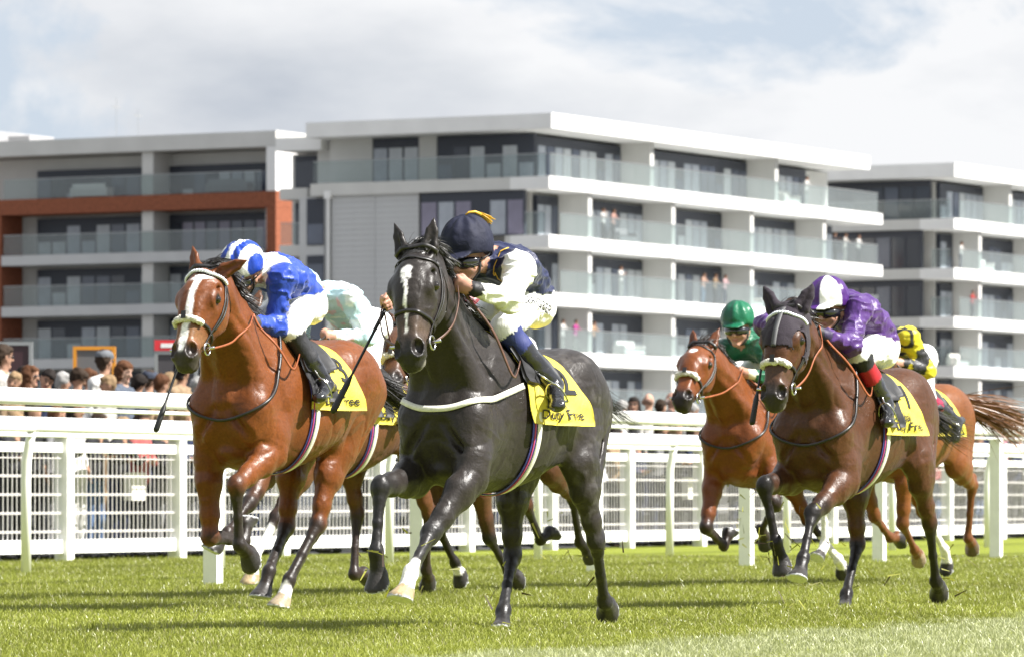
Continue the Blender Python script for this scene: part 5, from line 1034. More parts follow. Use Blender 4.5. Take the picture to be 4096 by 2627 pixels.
HR['green'] = horse('green', .0145, dict(body=(.22, .060, .012), points=(.03, .018, .014), muzzle=(.022, .016, .015), mott=.3, marks=[lambda a, b, c, n2, n3: smooth01(-(np.sqrt(((a - .14) / .035) ** 2 + ((b + .004) / .03) ** 2) + (n2 - .5) * .7), -1.1, -.8)],
    socks={'hL': 2.3, 'hR': 2.4}), 'bay horse with a small white star under the green jockey')
HR['chestnut'] = horse('chestnut', .018, dict(body=(.26, .085, .022), points=(.20, .07, .02), muzzle=(.10, .05, .035), mott=.3, socks={'hR': 2.35}, hoof={'hL': (.16, .11, .07), 'fL': (.4, .3, .2)}), 'chestnut horse trailing on the right behind the purple jockey')
HR['pale'] = horse('pale', .018, dict(body=(.15, .055, .02), points=(.04, .025, .02), muzzle=(.03, .022, .02), mott=.3, socks={'fL': 2.2}, hoof={'fL': (.5, .38, .22)}), 'brown horse half hidden between the bay and the dark grey leader')
HR['fourth'] = horse('fourth', .018, dict(body=(.12, .048, .02), points=(.018, .014, .012), muzzle=(.025, .02, .02), mott=.3, socks={'fR': 3.1}), 'brown horse showing its dark muzzle just behind the leader')

DT = 'Dubai'; DF = 'Duty Free'
def cloth_spec(num, **g): 
    geo = dict(x0=.24, x1=-.29, phi=101, off=.012, flare=.05, seed=3); geo.update(g)
    return dict(geo=geo, text=[(num, dict(size=.30, u=.74, v=.58, name='number', ulen=.57, vlen=.72)), (DT, dict(size=.095, u=.42, v=.80, name='lettering', ulen=.57, vlen=.72)), (DF, dict(size=.095, u=.52, v=.905, name='lettering', ulen=.57, vlen=.72))])
PJ = lambda k, n: POSES[k]['j'][n]
hands = lambda k: {1: PJ(k, 'haL'), -1: PJ(k, 'haR')}
tack(HR['lead'], rein_mat=M_brown, rein_to=hands('lead'), martingale=M_whiteweb, flap=False, cloth=cloth_spec('2', flare=.07, x0=.27))
tack(HR['bay'], fleece=True, brow='beaded', rein_mat=M_orange, rein_to=hands('bay'), neckstrap=True, cloth=cloth_spec('3', seed=5))
tack(HR['purple'], fleece=True, brow='beaded', rein_mat=M_orange, rein_to=hands('purple'), neckstrap=True, cloth=cloth_spec('7', seed=8))
tack(HR['green'], fleece=True, rein_mat=M_orange, rein_to=hands('green'), neckstrap=True, cloth=cloth_spec('5', seed=9))
for k, n in (('chestnut', '4'), ('pale', '1'), ('fourth', '6')): tack(HR[k], fleece=(k == 'fourth'), rein_to=hands(k), cloth=cloth_spec(n, seed=11))
mane_tail(HR['lead'], (.03, .028, .027), n_mane=800, mane_len=(.07, .15), tail_dir=(-.7, .1, -.65), tail_len=.70, n_tail=240, tail_w=.004, tail_grav=(-.7, .3, .15))
mane_tail(HR['bay'], (.012, .010, .010), n_mane=1000, mane_len=(.08, .17), tail_dir=(-.45, .2, -.85), tail_len=.95, tail_grav=(-1.0, .6, .35))
mane_tail(HR['purple'], (.016, .013, .012), n_mane=600, mane_len=(.05, .12), tail_dir=(-.40, .2, -.9), tail_len=.75, tail_grav=(-1.0, .6, .35))
mane_tail(HR['green'], (.02, .015, .013), n_mane=500, mane_len=(.05, .11)); mane_tail(HR['chestnut'], (.17, .075, .03), tail_dir=(-.8, .6, -.12), tail_len=1.0, n_tail=1000, tail_spread=.30, tail_w=.009)
mane_tail(HR['pale'], (.02, .015, .013)); mane_tail(HR['fourth'], (.02, .015, .013))
# hood of the dark bay
def hood():
    hd = HR['purple']; s = hd['B'].sc; poll, hx, hy, hz = head_frame(hd['pose'], 0); q = hd['P'] - poll; a, b, c = q @ hx / s, q @ hy / s / HW, q @ hz / s / HW
    eye = np.minimum(np.sqrt(((a - .215) / .070) ** 2 + ((np.abs(b) - .10) / .055) ** 2 + ((c + .005) / .060) ** 2), 9) < 1
    m = ((hd['mid'] == 1) & (a > .0) & (a < .30 - .3 * np.abs(b)) & (c > -.13) & ~eye) | (hd['mid'] == 2) | ((a > -.06) & (a <= .02) & (np.abs(b) < .09) & (c > -.12) & (c < .08))
    shell(hd, m, .006, 'hood', mat('hood_cloth', (.022, .016, .024), .8, .25, vary=.15, vscale=60, sheen=.1, bump=.002, bscale=120))
    o = MB(); V, Q = strap(hd['F'], [poll + hx * x * s + hz * .09 for x in np.linspace(-.01, .29, 12)], .03, .011, .003, 24); o.add(V, Q); o.build('hood_tape', [mat('grey_tape', (.075, .075, .078), .6)], hd['root'], True)
hood()

NAVY = (.007, .012, .055); WH = (.80, .80, .78); BLK = (.015, .015, .017)
BR = {JBR: (.82, .82, .82), JBT: BLK}
def gold(V, mid, col, J, k):
    pass
JK['lead'] = jockey('lead', .0076, dict(col={**BR, JT: NAVY, JSL: (.80, .80, .74), JSLR: (.80, .80, .74), JCUFF: BLK, JTOP: (.025, .035, .14)}, cap=(.004, .006, .024), cap_rough=.75, cap_scale=1.05, topmat=1, thumbL=(.2, .1, 1), thumbR=(.2, 0, 1)),
    'jockey in navy silks with white sleeves and a gold-tasselled navy cap', face=(1, -.10, -.20), head_off=(.02, -.02, -.075))
BLUE = (.014, .050, .36)
def bay_paint(V, mid, col, J, k):
    r = (V - k['nk']) @ k['ax']; col[(mid == JT) & (r > -.055)] = WH
    for sd_ in 'LR':
        q = np.linalg.norm(V - J['sh' + sd_], axis=1); col[np.isin(mid, (JSL, JSLR)) & (q < .05)] = WH
def stripes(c1, c2, n, ph=0.0):
    def fn(cc, a, b, c, ang, mc): m = np.sin(ang * n + ph) > 0; cc[m] = c2
    return fn
def bands(c2, w_=.055, off=0.0):
    def fn(cc, a, b, c, ang, mc): m = (np.floor((b + off) / w_).astype(int) % 2 == 0) & (mc != 2); cc[m] = c2
    return fn
JK['bay'] = jockey('bay', .0088, dict(col={**BR, JT: BLUE, JSL: BLUE, JSLR: BLUE, JCUFF: (.05, .05, .055), JTOP: (.02, .02, .024), JGL: BLK}, paint=bay_paint, cap=BLUE, cap_paint=bands(WH, .042, .02), hand=JGL, top_len=.20),
    'jockey in royal blue silks with a blue and white striped cap', face=(1, -.35, -.60), head_off=(0, 0, -.085))
PUR = (.060, .016, .14)
def pur_paint(V, mid, col, J, k):
    for sd_ in 'LR': col[np.isin(mid, (JBR, JTOP)) & (np.linalg.norm(V - J['kn' + sd_] - nrm(J['an' + sd_] - J['kn' + sd_]) * .035, axis=1) < .078)] = BLK
def pur_cap(cc, a, b, c, ang, mc): cc[((ang > .02) & (ang < 1.12)) | (ang < -2.1)] = WH
JK['purple'] = jockey('purple', .0086, dict(col={**BR, JT: PUR, JSL: PUR, JSLR: PUR, JCUFF: (.03, .02, .06), JTOP: (.36, .012, .02), JGL: BLK}, cap=PUR, cap_paint=pur_cap, paint=pur_paint, hand=JGL, top_len=.17), 'jockey in purple silks with a purple and white quartered cap', face=(1, -.05, -.10), head_off=(.0, .03, -.07))
GRN = (.008, .12, .058)
JK['green'] = jockey('green', .011, dict(col={**BR, JT: GRN, JSL: (.008, .10, .05), JSLR: (.006, .06, .035), JCUFF: (.7, .65, .5), JTOP: BLK}, cap=GRN, cap_paint=lambda cc, a, b, c, ang, mc: cc.__setitem__(b < 0, (.006, .075, .04))), 'jockey sitting up in plain emerald green silks and cap', face=(1, .1, -.12), head_off=(0, 0, -.04))
YEL = (.62, .52, .02)
def yel_paint(V, mid, col, J, k):
    n = vnoise(V, 8, 8); m = np.isin(mid, (JT, JSL, JSLR)) & ((np.abs(n - .5) < .07) | (np.abs(((V - k['pel']) @ k['ax']) - .20) < .05)); col[m] = BLK
JK['chestnut'] = jockey('chestnut', .013, dict(col={**BR, JT: YEL, JSL: YEL, JSLR: YEL, JCUFF: BLK, JTOP: (.3, .02, .06)}, cap=BLK, paint=yel_paint), 'jockey in yellow and black silks half hidden behind the purple one')
LB = (.50, .68, .74)
def pale_paint(V, mid, col, J, k):
    n = vnoise(V, 10, 12); m = np.isin(mid, (JT, JSL, JSLR)); col[m & (n > .72)] = (.70, .50, .58); col[m & (n < .35)] = (.80, .86, .88)
JK['pale'] = jockey('pale', .012, dict(col={**BR, JT: LB, JSL: LB, JSLR: LB, JTOP: BLK, JCUFF: WH}, cap=LB, paint=pale_paint), 'jockey in pale blue and pink silks bent low behind the royal blue one', face=(1, 0, -.8))
JK['fourth'] = jockey('fourth', .016, dict(col={**BR, JT: (.2, .02, .03), JSL: (.2, .02, .03), JSLR: (.2, .02, .03), JTOP: BLK}, cap=(.2, .02, .03)), 'jockey in dark red silks almost wholly behind the navy one')
leg_text(JK['lead'], 'D.PROBER', .066, t0=.66, rot=-30)

# whips, tassel and gold embroidery
whip((.84, -.27, 1.576), (1.217, -.36, 1.087), 'black whip in the right hand of the navy jockey', HR['lead']['B'])
whip((1.08, -.14, 1.483), (1.295, -.20, 1.043), 'black whip hanging beside the muzzle of the blazed bay', HR['bay']['B'])
whip((.84, -.24, 1.62), (1.053, -.25, 1.097), 'black whip hanging in front of the hooded dark bay', HR['purple']['B'])
def tassel():
    k = JK['lead']; H = lambda a, b, c: k['hd'] + k['f'] * (a * 1.05) + k['s'] * (b * 1.05) + k['u'] * ((c + .035) * 1.05); m = MB(); g = mat('gold_thread', (.62, .36, .035), .4, .5)
    m.tube([H(-.02, .0, .184), H(-.035, .012, .194), H(-.06, .03, .192), H(-.085, .05, .175)], [.004, .006, .008, .009], 7)
    rg = np.random.default_rng(2)
    for i in range(26): e = rg.normal(0, .006, 3); m.tube([H(-.08, .048, .178) + e * .5, H(-.10, .062, .158) + e, H(-.115, .074, .135) + e * 1.8], [.003, .003, .002], 4)
    o = m.build('tassel', [g], k['root'], True); tag(o, kind='stuff')
    J = k['J']; F = k['F']; e = MB(); pel, nk = J['pel'], J['neck']; rg = np.random.default_rng(9)
    def squig(c, du, dv, n=26, a=.018, w_=.0026):
        pts = []
        for i in range(n): u = i / (n - 1); pts.append(c + du * (u - .5) + dv * (a * math.sin(u * 19) ) + nrm(du) * (a * .6 * math.cos(u * 23)))
        P, G = F.onto(A_(pts), .010, 8); e.tube(P, w_, 5)
    ax = nrm(nk - pel)
    squig(nk + A_((.03, .07, -.06)), A_((.05, .02, -.09)), A_((0, 1, 0))); e.build('embroidery', [g], k['root'], True)['kind'] = 'stuff'
tassel()

# ------------------------------------------------------------------ spectators
M_cloth = mat('clothing', attr=True, rough=.8, spec=.2, bump=.008, bscale=14, bdist=1.0)
HAIR = dict(brown=(.045, .028, .018), dark=(.018, .013, .011), blond=(.30, .20, .11), grey=(.38, .37, .36), ginger=(.11, .045, .02))
def person(loc, face, Ht, shirt, legs, hair='brown', style='short', pose='down', look=(1, 0, -.05), label='', group=None, h=.017, skin=(.52, .30, .21), glasses=False, cap=None, shoe=(.03, .03, .03), seed=0, bag=None):
    s = Ht / 1.75; rg = np.random.default_rng(seed); y = A_((0, 1, 0)); z = A_((0, 0, 1)); F = Field((-.42 * s, -.42 * s, -.03), (.60 * s, .42 * s, 1.83 * s), h); v = lambda a, b, c: A_((a, b, c)) * s
    SH, TR_, SK, FT, HR_, CP = 1, 2, 3, 4, 5, 6; st = rg.uniform(-.03, .03)
    for sg in (1, -1):
        F.ec(v(0, sg * .09, .92), v(.02 + st * sg, sg * .10, .50), (.085 * s, .095 * s), (.062 * s, .068 * s), .03, mid=TR_); F.ec(v(.02 + st * sg, sg * .10, .50), v(-.01, sg * .11, .08), (.062 * s, .066 * s), (.05 * s, .052 * s), .02, mid=TR_)
        F.ec(v(-.03, sg * .11, .045), v(.14, sg * .12, .035), .045 * s, .036 * s, .01, mid=FT)
    F.ec(v(0, 0, .96), v(-.01, 0, 1.14), (.15 * s, .105 * s), (.14 * s, .10 * s), .05, mid=SH); F.ec(v(-.01, 0, 1.14), v(-.01, 0, 1.38), (.14 * s, .10 * s), (.165 * s, .105 * s), .05, mid=SH)
    lean = .06 if pose == 'rail' else 0.0
    for sg in (1, -1):
        sh = v(lean - .01, sg * .185, 1.41); F.ec(v(lean, sg * .06, 1.44), sh, .06 * s, .062 * s, .04, mid=SH)
        el, wr = {'down': (v(-.03, sg * .235, 1.13), v(.06, sg * .23, .90)), 'rail': (v(.16, sg * .25, 1.20), v(.34, sg * .10, 1.24)), 'face': (v(.16, sg * .20, 1.20), v(.20, sg * .07, 1.52)), 'fold': (v(.08, sg * .22, 1.15), v(.20, -sg * .06, 1.18)), 'phone': (v(.12, sg * .20, 1.16), v(.30, sg * .05, 1.36))}[pose]
        F.ec(sh, el, .055 * s, .045 * s, .03, mid=SH); fa_ = el + (wr - el) * (.35 if rg.random() < .4 else .92); F.ec(el, fa_, .045 * s, .040 * s, .02, mid=SH); F.ec(el, wr, .036 * s, .028 * s, .01, mid=SK); F.ec(wr, wr + nrm(wr - el) * .07 * s, (.03 * s, .02 * s), (.025 * s, .015 * s), .01, mid=SK)
    F.ec(v(lean, 0, 1.42), v(lean + .015, 0, 1.54), .052 * s, .05 * s, .03, mid=SK)
    f = nrm(look); sv = nrm(y - f * f[1]) if abs(f[1]) < .95 else A_((1, 0, 0)) * -np.sign(f[1]); u = np.cross(f, sv); u = u if u[2] > 0 else -u; sv = np.cross(u, f); R = np.array([f, sv, u]); hc = v(lean + .02, 0, 1.635); k = max(s, .88) * .95; H = lambda a, b, c: hc + (f * a + sv * b + u * c) * k
    F.el(H(0, 0, .015), A_((.098, .076, .112)) * k, .02, R, SK); F.ec(H(.03, 0, -.05), H(.05, 0, -.092), (.055 * k, .045 * k), (.032 * k, .03 * k), .03, side=sv, mid=SK)
    F.ec(H(.092, 0, .012), H(.112, 0, -.026), .012 * k, .016 * k, .012, mid=SK); F.el(H(.075, 0, -.098), .022 * k, .02, mid=SK)
    for sg in (1, -1): F.el(H(-.005, sg * .08, -.005), A_((.02, .012, .032)) * k, .01, R, SK); F.el(H(.095, sg * .033, .012), A_((.016, .020, .014)) * k, .012, R, op='s')
    if style in ('short', 'long'):
        F.el(H(-.022, 0, .048), A_((.102, .090, .100)) * k, .015, R, HR_); F.el(H(.035, 0, .085), A_((.062, .07, .035)) * k, .03, R, HR_); F.ec(H(-.07, 0, .02), H(-.065, 0, -.05), (.07 * k, .04 * k), (.055 * k, .035 * k), .03, side=sv, mid=HR_)
    if style == 'long':
        for sg in (1, -1): F.ec(H(-.02, sg * .075, .03), H(-.03, sg * .085, -.20), (.028 * k, .055 * k), (.03 * k, .04 * k), .03, side=sv, mid=HR_)
        F.ec(H(-.07, 0, .0), H(-.08, 0, -.22), (.08 * k, .04 * k), (.07 * k, .035 * k), .03, side=sv, mid=HR_)
    if style == 'bald': F.ec(H(-.06, -.05, -.01), H(-.06, .05, -.01), .045 * k, .045 * k, .02, mid=HR_)
    if cap is not None: F.el(H(-.008, 0, .075), A_((.118, .098, .065)) * k, .015, R, CP); F.el(H(.085, 0, .055), A_((.06, .075, .012)) * k, .015, R, CP)
    V, Q, mid = F.mesh(); V = F.relax(V, Q, 1, .35); col = np.zeros((len(V), 3)); nz = vnoise(V, 40, seed)
    for i, c in ((0, shirt), (SH, shirt), (TR_, legs), (SK, skin), (FT, shoe), (HR_, HAIR[hair]), (CP, cap or (.2, .2, .2))): col[mid == i] = c
    if style == 'bald': col[mid == HR_] = A_(HAIR[hair]) * .6 + A_(skin) * .4
    col *= (.58 + .3 * nz)[:, None]; V = V + F.grad(V) * (np.where(mid == HR_, .022, np.where(np.isin(mid, (SH, TR_)), .016, 0)) * (vnoise(V, 32, seed + 5) - .5))[:, None]
    q = (V - hc) / k; a, b, c = q @ f, q @ sv, q @ u; sk = mid == SK
    for sg in (1, -1): col[sk & (np.hypot((b - sg * .033) / .020, (c - .012) / .011) < 1) & (a > .04)] = (.07, .05, .045); col[sk & (np.hypot((b - sg * .034) / .028, (c - .036) / .007) < 1) & (a > .04)] = A_(HAIR[hair]) * .8 + .03
    col[sk & (np.hypot(b / .026, (c + .062) / .010) < 1) & (a > .04)] = (.36, .14, .12)
    r = empty('person', tuple(loc), math.atan2(face[1], face[0])); tag(r, label, 'person', group)
    link(bpy.data.objects.new('body', np_mesh('person_body', V, Q, [M_cloth], True, None, col)), r)
    if glasses:
        g = MB(); 
        for sg in (1, -1): g.add(*ball_vf((0, 0, 0), 1, 10, 6)); n0 = len(g.v) - 70; g.v[n0:] = [tuple(H(.088 + .012 * p[0], sg * .035 + .026 * p[1], .012 + .019 * p[2])) for p in g.v[n0:]]
        g.tube([H(.098, -.012, .016), H(.098, .012, .016)], .004, 6); 
        for sg in (1, -1): g.tube([H(.085, sg * .058, .018), H(-.005, sg * .088, .016)], .004, 6)
        g.build('sunglasses', [M_lens], r, True)
    if bag: b_ = MB(); b_.box(.16, .26, -.16, .14, .62, .92); b_.build('tote_bag', [mat('tote', bag, .8)], r)
    return r
def fence_pt(nx, back):
    """spot behind the fence: nx = where it shows along the picture (native px), back = metres behind"""
    q = (nx - 2048.0) / 20472.0; o = FENCE0 - RN * back; d = (q * o[1] - o[0]) / (RD[0] - q * RD[1]); return o + RD * d
TOCAM = A_((0, -1, 0)); TZ = .42
def spect(nx, back, top, **k):
    p = fence_pt(nx, back); z = TZ + .001 if back > 2.0 else .004; Ht = (CAM_H + (1979.0 - top) * p[1] / 20472.0 - z) * 1.0
    return person((p[0], p[1], z), k.pop('face', (RN[0], RN[1])), Ht, **k)
GA = 'spectators behind the fence'
W1, W2, DK, NV, TN, GY = (.72, .71, .69), (.55, .53, .50), (.03, .03, .035), (.03, .04, .09), (.34, .24, .15), (.20, .20, .21)
spect(8, 3.4, 1384, shirt=W2, legs=NV, hair='brown', glasses=True, look=(.5, .75, -.05), h=.0155, label='man in sunglasses cut off by the left edge', group=GA, seed=1)
spect(48, 2.5, 1490, shirt=TN, legs=NV, hair='blond', look=(.3, -.9, -.1), h=.017, label='fair haired youth beside the man at the left edge', group=GA, seed=2)
spect(116, 3.0, 1466, shirt=TN, legs=DK, hair='ginger', style='long', glasses=True, look=(.85, .1, -.05), h=.0155, label='long haired woman in sunglasses facing the course', group=GA, seed=3)
spect(182, 3.2, 1480, shirt=NV, legs=DK, hair='dark', look=(.5, -.7, -.4), h=.017, label='dark haired boy next to the woman in sunglasses', group=GA, seed=4)
spect(306, 3.0, 1474, shirt=GY, legs=NV, hair='brown', look=(.6, .6, -.45), h=.017, label='tousle haired boy under the orange framed board', group=GA, seed=5)
spect(352, 4.6, 1478, shirt=NV, legs=DK, hair='ginger', look=(.7, .4, -.1), h=.019, label='red haired person behind the man in the flat cap', group=GA, seed=6)
spect(412, 3.6, 1404, shirt=W1, legs=NV, hair='brown', cap=(.17, .18, .20), glasses=True, look=(.12, .98, -.03), h=.0145, label='man in a grey flat cap seen in profile', group=GA, seed=7)
spect(424, 2.4, 1503, shirt=W2, legs=TN, hair='blond', look=(-.6, -.6, .0), h=.017, label='small blond child in front of the flat cap man', group=GA, seed=8)
spect(490, 2.9, 1448, shirt=(.10, .12, .16), legs=NV, hair='ginger', style='long', look=(.9, -.15, -.2), h=.0145, skin=(.62, .39, .30), label='girl with long auburn hair looking at the camera', group=GA, seed=9)
spect(722, 3.2, 1450, shirt=TN, legs=NV, hair='dark', glasses=True, look=(.1, .98, -.02), h=.0145, skin=(.42, .24, .16), label='bearded man in a tan coat seen in profile', group=GA, seed=10)
spect(790, 2.6, 1512, shirt=GY, legs=DK, hair='grey', look=(.8, .3, -.1), h=.017, label='grey haired person beside the bay horse', group=GA, seed=11)
spect(640, 4.2, 1500, shirt=TN, legs=DK, hair='ginger', look=(.4, .8, -.1), h=.019, label='auburn haired person below the red sign', group=GA, seed=12)
spect(2530, 4.2, 1590, shirt=DK, legs=DK, hair='dark', style='long', look=(.2, -.9, -.1), h=.019, label='dark haired woman behind the bald man in profile', group=GA, seed=13)
spect(2590, 3.2, 1574, shirt=W2, legs=NV, hair='brown', style='bald', look=(.05, .99, -.1), h=.0155, skin=(.60, .36, .27), label='bald man in profile above the white rail', group=GA, seed=14)
spect(2640, 4.6, 1600, shirt=DK, legs=DK, hair='brown', look=(.2, .9, -.1), h=.020, label='brown haired person between two bald men', group=GA, seed=15)
spect(2682, 3.4, 1570, shirt=DK, legs=NV, hair='grey', style='bald', glasses=True, pose='face', look=(.9, .2, -.05), h=.0155, skin=(.50, .29, .22), label='bald man in sunglasses with a hand at his face', group=GA, seed=16)
spect(2764, 2.8, 1616, shirt=W2, legs=DK, hair='grey', look=(.8, .3, -.3), h=.019, label='grey haired man beside the starred bay horse', group=GA, seed=17)
spect(4008, 4.0, 1660, shirt=(.6, .3, .36), legs=DK, hair='blond', style='long', cap=(.55, .22, .30), look=(.8, .3, -.1), h=.020, label='woman in a pink hat under the chestnut tail', group=GA, seed=18)
spect(4070, 3.2, 1672, shirt=W1, legs=DK, hair='dark', look=(.6, .6, -.1), h=.020, label='dark haired person at the right edge of the crowd', group=GA, seed=19)
spect(92, 5.4, 1470, shirt=DK, legs=DK, hair='dark', look=(.4, .8, -.1), h=.02, label='dark haired man in black behind the woman in sunglasses', group=GA, seed=31)
spect(246, 5.2, 1492, shirt=W2, legs=NV, hair='grey', look=(.5, .7, -.1), h=.02, label='grey haired man just left of the orange framed board', group=GA, seed=32)
spect(548, 3.3, 1498, shirt=NV, legs=DK, hair='dark', look=(.3, .9, -.2), h=.02, label='dark haired person right of the auburn girl', group=GA, seed=33)
spect(592, 5.4, 1484, shirt=GY, legs=NV, hair='brown', cap=(.05, .06, .09), look=(.3, .9, -.1), h=.02, label='man in a navy cap left of the red sign', group=GA, seed=34)
spect(676, 5.6, 1492, shirt=W1, legs=NV, hair='blond', style='long', look=(.5, .7, -.1), h=.02, label='fair haired woman in white behind the bearded man', group=GA, seed=35)
spect(2482, 3.2, 1604, shirt=W1, legs=NV, hair='grey', look=(.4, .8, -.1), h=.02, label='grey haired person nearest the leader tail', group=GA, seed=36)
spect(2728, 5.2, 1606, shirt=TN, legs=DK, hair='dark', cap=(.30, .28, .24), look=(.3, .9, -.1), h=.02, label='man in a beige cap behind the starred bay muzzle', group=GA, seed=37)
spect(3950, 5.4, 1664, shirt=NV, legs=DK, hair='brown', look=(.3, .9, -.1), h=.02, label='brown haired person left of the pink hat', group=GA, seed=38)
# the front row, mostly seen through the wire mesh
FR = 'front row along the mesh fence'
rg = np.random.default_rng(77); cols = [W1, W2, DK, NV, TN, GY, (.66, .62, .58), (.42, .48, .56), (.45, .12, .12), (.10, .16, .30)]; cn = ['white', 'off white', 'black', 'navy', 'tan', 'grey', 'cream', 'pale blue', 'red', 'blue']
spots = [40, 128, 205, 300, 372, 470, 560, 648, 735, 820, 905, 1010, 1120, 1300, 1480, 1560, 1650, 1740, 1850, 1990, 2150, 2330, 2460, 2545, 2625, 2700, 2770, 2850, 2940, 3040, 3130, 3240, 3330, 3440, 3560, 3660, 3740, 3830, 3905, 3990, 4060]
where = lambda x: 'left of the bay horse' if x < 830 else 'behind the bay horse' if x < 1560 else 'behind the grey leader' if x < 2460 else 'between leader and starred bay' if x < 2800 else 'behind the starred bay' if x < 3150 else 'behind the hooded horse' if x < 3760 else 'at its right end'
used_lab = {}
for i, x in enumerate(spots):
    ci, li = rg.choice([2, 3, 5, 2, 3, 9, 0, 4, 7, 8]), rg.choice([2, 3, 2, 3, 5, 9]); po = ['rail', 'down', 'fold', 'rail', 'phone'][rg.integers(0, 5)]
    if x == 300: ci, li, po = 0, 0, 'down'
    if x == 40: ci, li = 2, 2
    pth = fence_pt(x, .55); Ht = 1.46 + .22 * rg.random()
    lab = '%s topped spectator in %s trousers at the fence %s' % (cn[ci], cn[li], where(x)); used_lab[lab] = used_lab.get(lab, 0) + 1
    if used_lab[lab] > 1: lab = '%s topped spectator, %s trousers, farther right %s' % (cn[ci], cn[li], where(x))
    person((pth[0], pth[1], .004), (RN[0], RN[1]), Ht, cols[ci], cols[li], ['brown', 'dark', 'blond', 'ginger', 'grey'][rg.integers(0, 5)], ['short', 'long'][rg.integers(0, 2)], po, (.8, rg.uniform(-.3, .6), -.1), lab, FR, .026, seed=100 + i, bag=(.7, .68, .62) if x in (470, 2700) else None)
# people on the balconies
BG = 'people on the balconies'
def balc(blk, x, z, shirt, legs, label, hair='brown', pose='rail', seed=0, y=.55):
    c, q = math.cos(BANG), math.sin(BANG); px, py = blk[0] + c * x - q * y, blk[1] + q * x + c * y
    person((px, py, z + .002), (q, -c), 1.7, shirt, legs, hair, 'short', pose, (1, 0, -.1), label, BG, .03, seed=seed)
MBk = (1.86, 262.0); RBk = (27.0, 313.0)
balc(MBk, 7.0, 14.0, W1, DK, 'person in white raising both arms on the second highest balcony', pose='face', seed=201); balc(MBk, 8.1, 14.0, (.55, .33, .28), DK, 'person in pink beside the one raising arms', seed=202)
balc(MBk, 9.0, 11.05, W1, W1, 'person all in white on the middle balcony of the centre block', pose='phone', seed=203)
balc(MBk, 18.6, 11.05, (.55, .36, .28), (.3, .4, .55), 'person in orange on the middle balcony, left of three', seed=204); balc(MBk, 20.0, 11.05, TN, DK, 'person in tan on the middle balcony, middle of three', seed=205); balc(MBk, 21.2, 11.05, (.62, .42, .44), NV, 'person in pale pink on the middle balcony, right of three', seed=206)
balc(MBk, 2.6, 8.05, W1, W2, 'person in white on the balcony behind the navy jockey', seed=207, y=.6); balc(MBk, 3.9, 8.05, (.5, .06, .30), W2, 'person in magenta on the balcony behind the navy jockey', seed=208); balc(MBk, 5.9, 8.05, (.5, .33, .22), NV, 'person in tan on the balcony behind the navy jockey', seed=209)
balc(MBk, 35.3, 14.0, DK, DK, 'person in black at the right end of the second balcony', seed=210, pose='phone'); balc(MBk, 36.6, 14.0, W2, W2, 'person in off white at the right end of the second balcony', seed=211); balc(MBk, 38.4, 14.0, W1, DK, 'person in white at the outermost end of the second balcony', seed=212); balc(MBk, 31.5, 17.0, W1, W1, 'person in white alone on the top balcony', seed=213)
balc(RBk, 2.3, 14.56, W1, NV, 'person in white and a red cap on the right block', seed=214); balc(RBk, 4.0, 11.6, (.5, .05, .05), DK, 'person in red on the right block', seed=215)

# outdoor furniture on the balconies
def sofa(blk, x, y, z, length, along_x, col, label):
    c, q = math.cos(BANG), math.sin(BANG); r = empty('outdoor_sofa', (blk[0] + c * x - q * y, blk[1] + q * x + c * y, z + .002), BANG if along_x else BANG + rad(90)); tag(r, label, 'sofa', 'sofas on the balconies'); m = mat('sofa_%d' % int(col[0] * 100), col, .8)
    mesh_obj('seat', *box_vf(0, length, -.35, .35, .12, .42), m, r); mesh_obj('backrest', *box_vf(0, length, .22, .38, .422, .82), m, r)
    for e in (-.16, length + .002): mesh_obj('armrest', *box_vf(e, e + .158, -.35, .38, .10, .60), m, r)
    for e in (.05, length - .11):
        for f in (-.3, .24): mesh_obj('leg', *box_vf(e, e + .06, f, f + .06, 0, .12), M_frame, r)
LBk = (-13.2, 286.0)
for a in ((MBk, 29.5, 1.2, 17.0, 1.8, True, (.70, .69, .66), 'white sofa on the top balcony near its right end'), (MBk, 24.8, 1.2, 11.05, 1.7, True, (.62, .60, .57), 'pale sofa on the middle balcony right of the three people'), (MBk, 10.2, 1.2, 8.05, 2.0, True, (.71, .70, .68), 'white sofa on the balcony above the leader rump'),
          (MBk, 9.6, 1.2, 14.0, 1.8, True, (.20, .20, .21), 'dark sofa on the balcony right of the person raising arms'), (LBk, 1.2, 2.6, 17.65, 2.4, False, (.22, .22, .23), 'dark grey sofa on the top left balcony above the brick band'), (LBk, 1.2, 12.0, 17.65, 2.2, False, (.72, .71, .69), 'white sofa on the far left top balcony'),
          (RBk, 6.0, 1.2, 14.56, 2.0, True, (.73, .72, .70), 'white sofa on the upper balcony of the right block'), (RBk, 2.6, 1.2, 8.6, 1.9, True, (.69, .68, .64), 'cream sofa on the lower balcony of the right block')): sofa(*a)

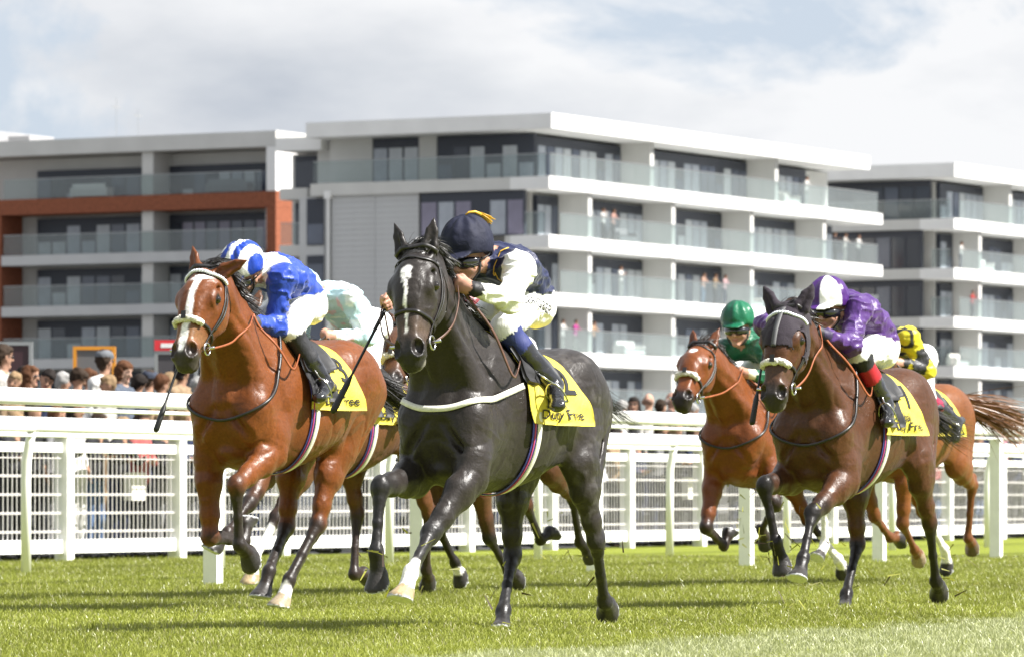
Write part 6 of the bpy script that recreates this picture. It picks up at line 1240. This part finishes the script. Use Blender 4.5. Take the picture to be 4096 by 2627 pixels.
# ------------------------------------------------------------------ boards behind the crowd
def board(nx0, nx1, top, bot, Yd, fm, pm, label, name='display_board', strip=None):
    x0, x1 = (nx0 - 2048) / 20472 * Yd, (nx1 - 2048) / 20472 * Yd; z1, z0 = CAM_H + (1979 - top) / 20472 * Yd, CAM_H + (1979 - bot) / 20472 * Yd
    r = empty(name, ((x0 + x1) / 2, Yd, TZ)); tag(r, label, 'board'); hw = (x1 - x0) / 2; z0 -= TZ; z1 -= TZ; w_ = .05
    mesh_obj('panel', *box_vf(-hw + w_, hw - w_, .0, .05, z0 + w_, z1 - w_), pm, r)
    for a in ((-hw, -hw + w_, z0, z1), (hw - w_, hw, z0, z1)): mesh_obj('frame_side', *box_vf(a[0], a[1], -.02, .07, a[2], a[3]), fm, r)
    for zz in (z0, z1 - w_): mesh_obj('frame_rail', *box_vf(-hw + w_, hw - w_, -.02, .07, zz, zz + w_), fm, r)
    for sx in (-hw * .7, hw * .7): mesh_obj('post', *box_vf(sx - .03, sx + .03, .072, .12, 0, z1 - .1), M_frame, r)
    if strip: o = mesh_obj('header', *box_vf(-hw, hw, -.03, .06, z1 + .003, z1 + .003 + strip[1]), strip[0], r); mesh_obj('header_mark', *box_vf(-hw * .7, -hw * .05, -.035, -.031, z1 + strip[1] * .3, z1 + strip[1] * .7), M_wpaint, r); mesh_obj('header_mark', *box_vf(hw * .1, hw * .75, -.035, -.031, z1 + strip[1] * .3, z1 + strip[1] * .7), M_wpaint, r)
board(-60, 130, 1366, 1500, 72, M_rail, mat('maroon_panel', (.045, .018, .022), .4), 'dark maroon board standing behind the crowd at the left edge')
board(292, 462, 1384, 1520, 71, mat('orange_frame', (.62, .25, .02), .5), mat('slate_panel', (.13, .125, .125), .6), 'grey board in an orange frame behind the flat cap man')
board(618, 790, 1402, 1570, 73, M_rail, mat('charcoal_panel', (.06, .055, .06), .5), 'dark board with a red header behind the bay horse head', strip=(mat('red_header', (.62, .03, .04), .5), .15))

# ------------------------------------------------------------------ turf thrown up by the hooves
def clippings():
    rg = np.random.default_rng(4); V = []; Fc = []; col = []
    for key, legs in (('lead', ('hL', 'hR', 'fL')), ('purple', ('fL', 'fR', 'hL', 'hR')), ('fourth', ('hR', 'hL')), ('pale', ('hL',)), ('green', ('fR', 'fL')), ('chestnut', ('fL',))):
        po = POSES[key]; B = Body(po); a = B.rz(); c, s_ = math.cos(a), math.sin(a)
        for lg in legs:
            t0 = A_(po[lg][3])
            for i in range(12 if key != 'purple' else 20):
                p = t0 + rg.normal(0, 1, 3) * A_((.22, .12, .16)) + A_((-.05, 0, .14)); p[2] = max(p[2], .03); w = A_((B.root[0] + c * p[0] - s_ * p[1], B.root[1] + s_ * p[0] + c * p[1], p[2]))
                d = nrm(rg.normal(0, 1, 3)) * rg.uniform(.014, .045); e = nrm(np.cross(d, rg.normal(0, 1, 3))) * .0055; n = len(V); V += [w - d - e, w - d + e, w + d + e * .4, w + d - e * .4]; Fc.append((n, n + 1, n + 2, n + 3)); cc = A_((.30, .30, .04)) * rg.uniform(.5, 1.3) if rg.random() < .8 else A_((.06, .035, .02)); col += [cc] * 4
    o = link(bpy.data.objects.new('turf_clippings', np_mesh('turf_clippings', V, Fc, [mat('clipping', attr=True, rough=.6, trans=.3)], False, None, A_(col)))); tag(o, 'bits of turf kicked up around the hooves', 'turf', kind='stuff')
clippings()
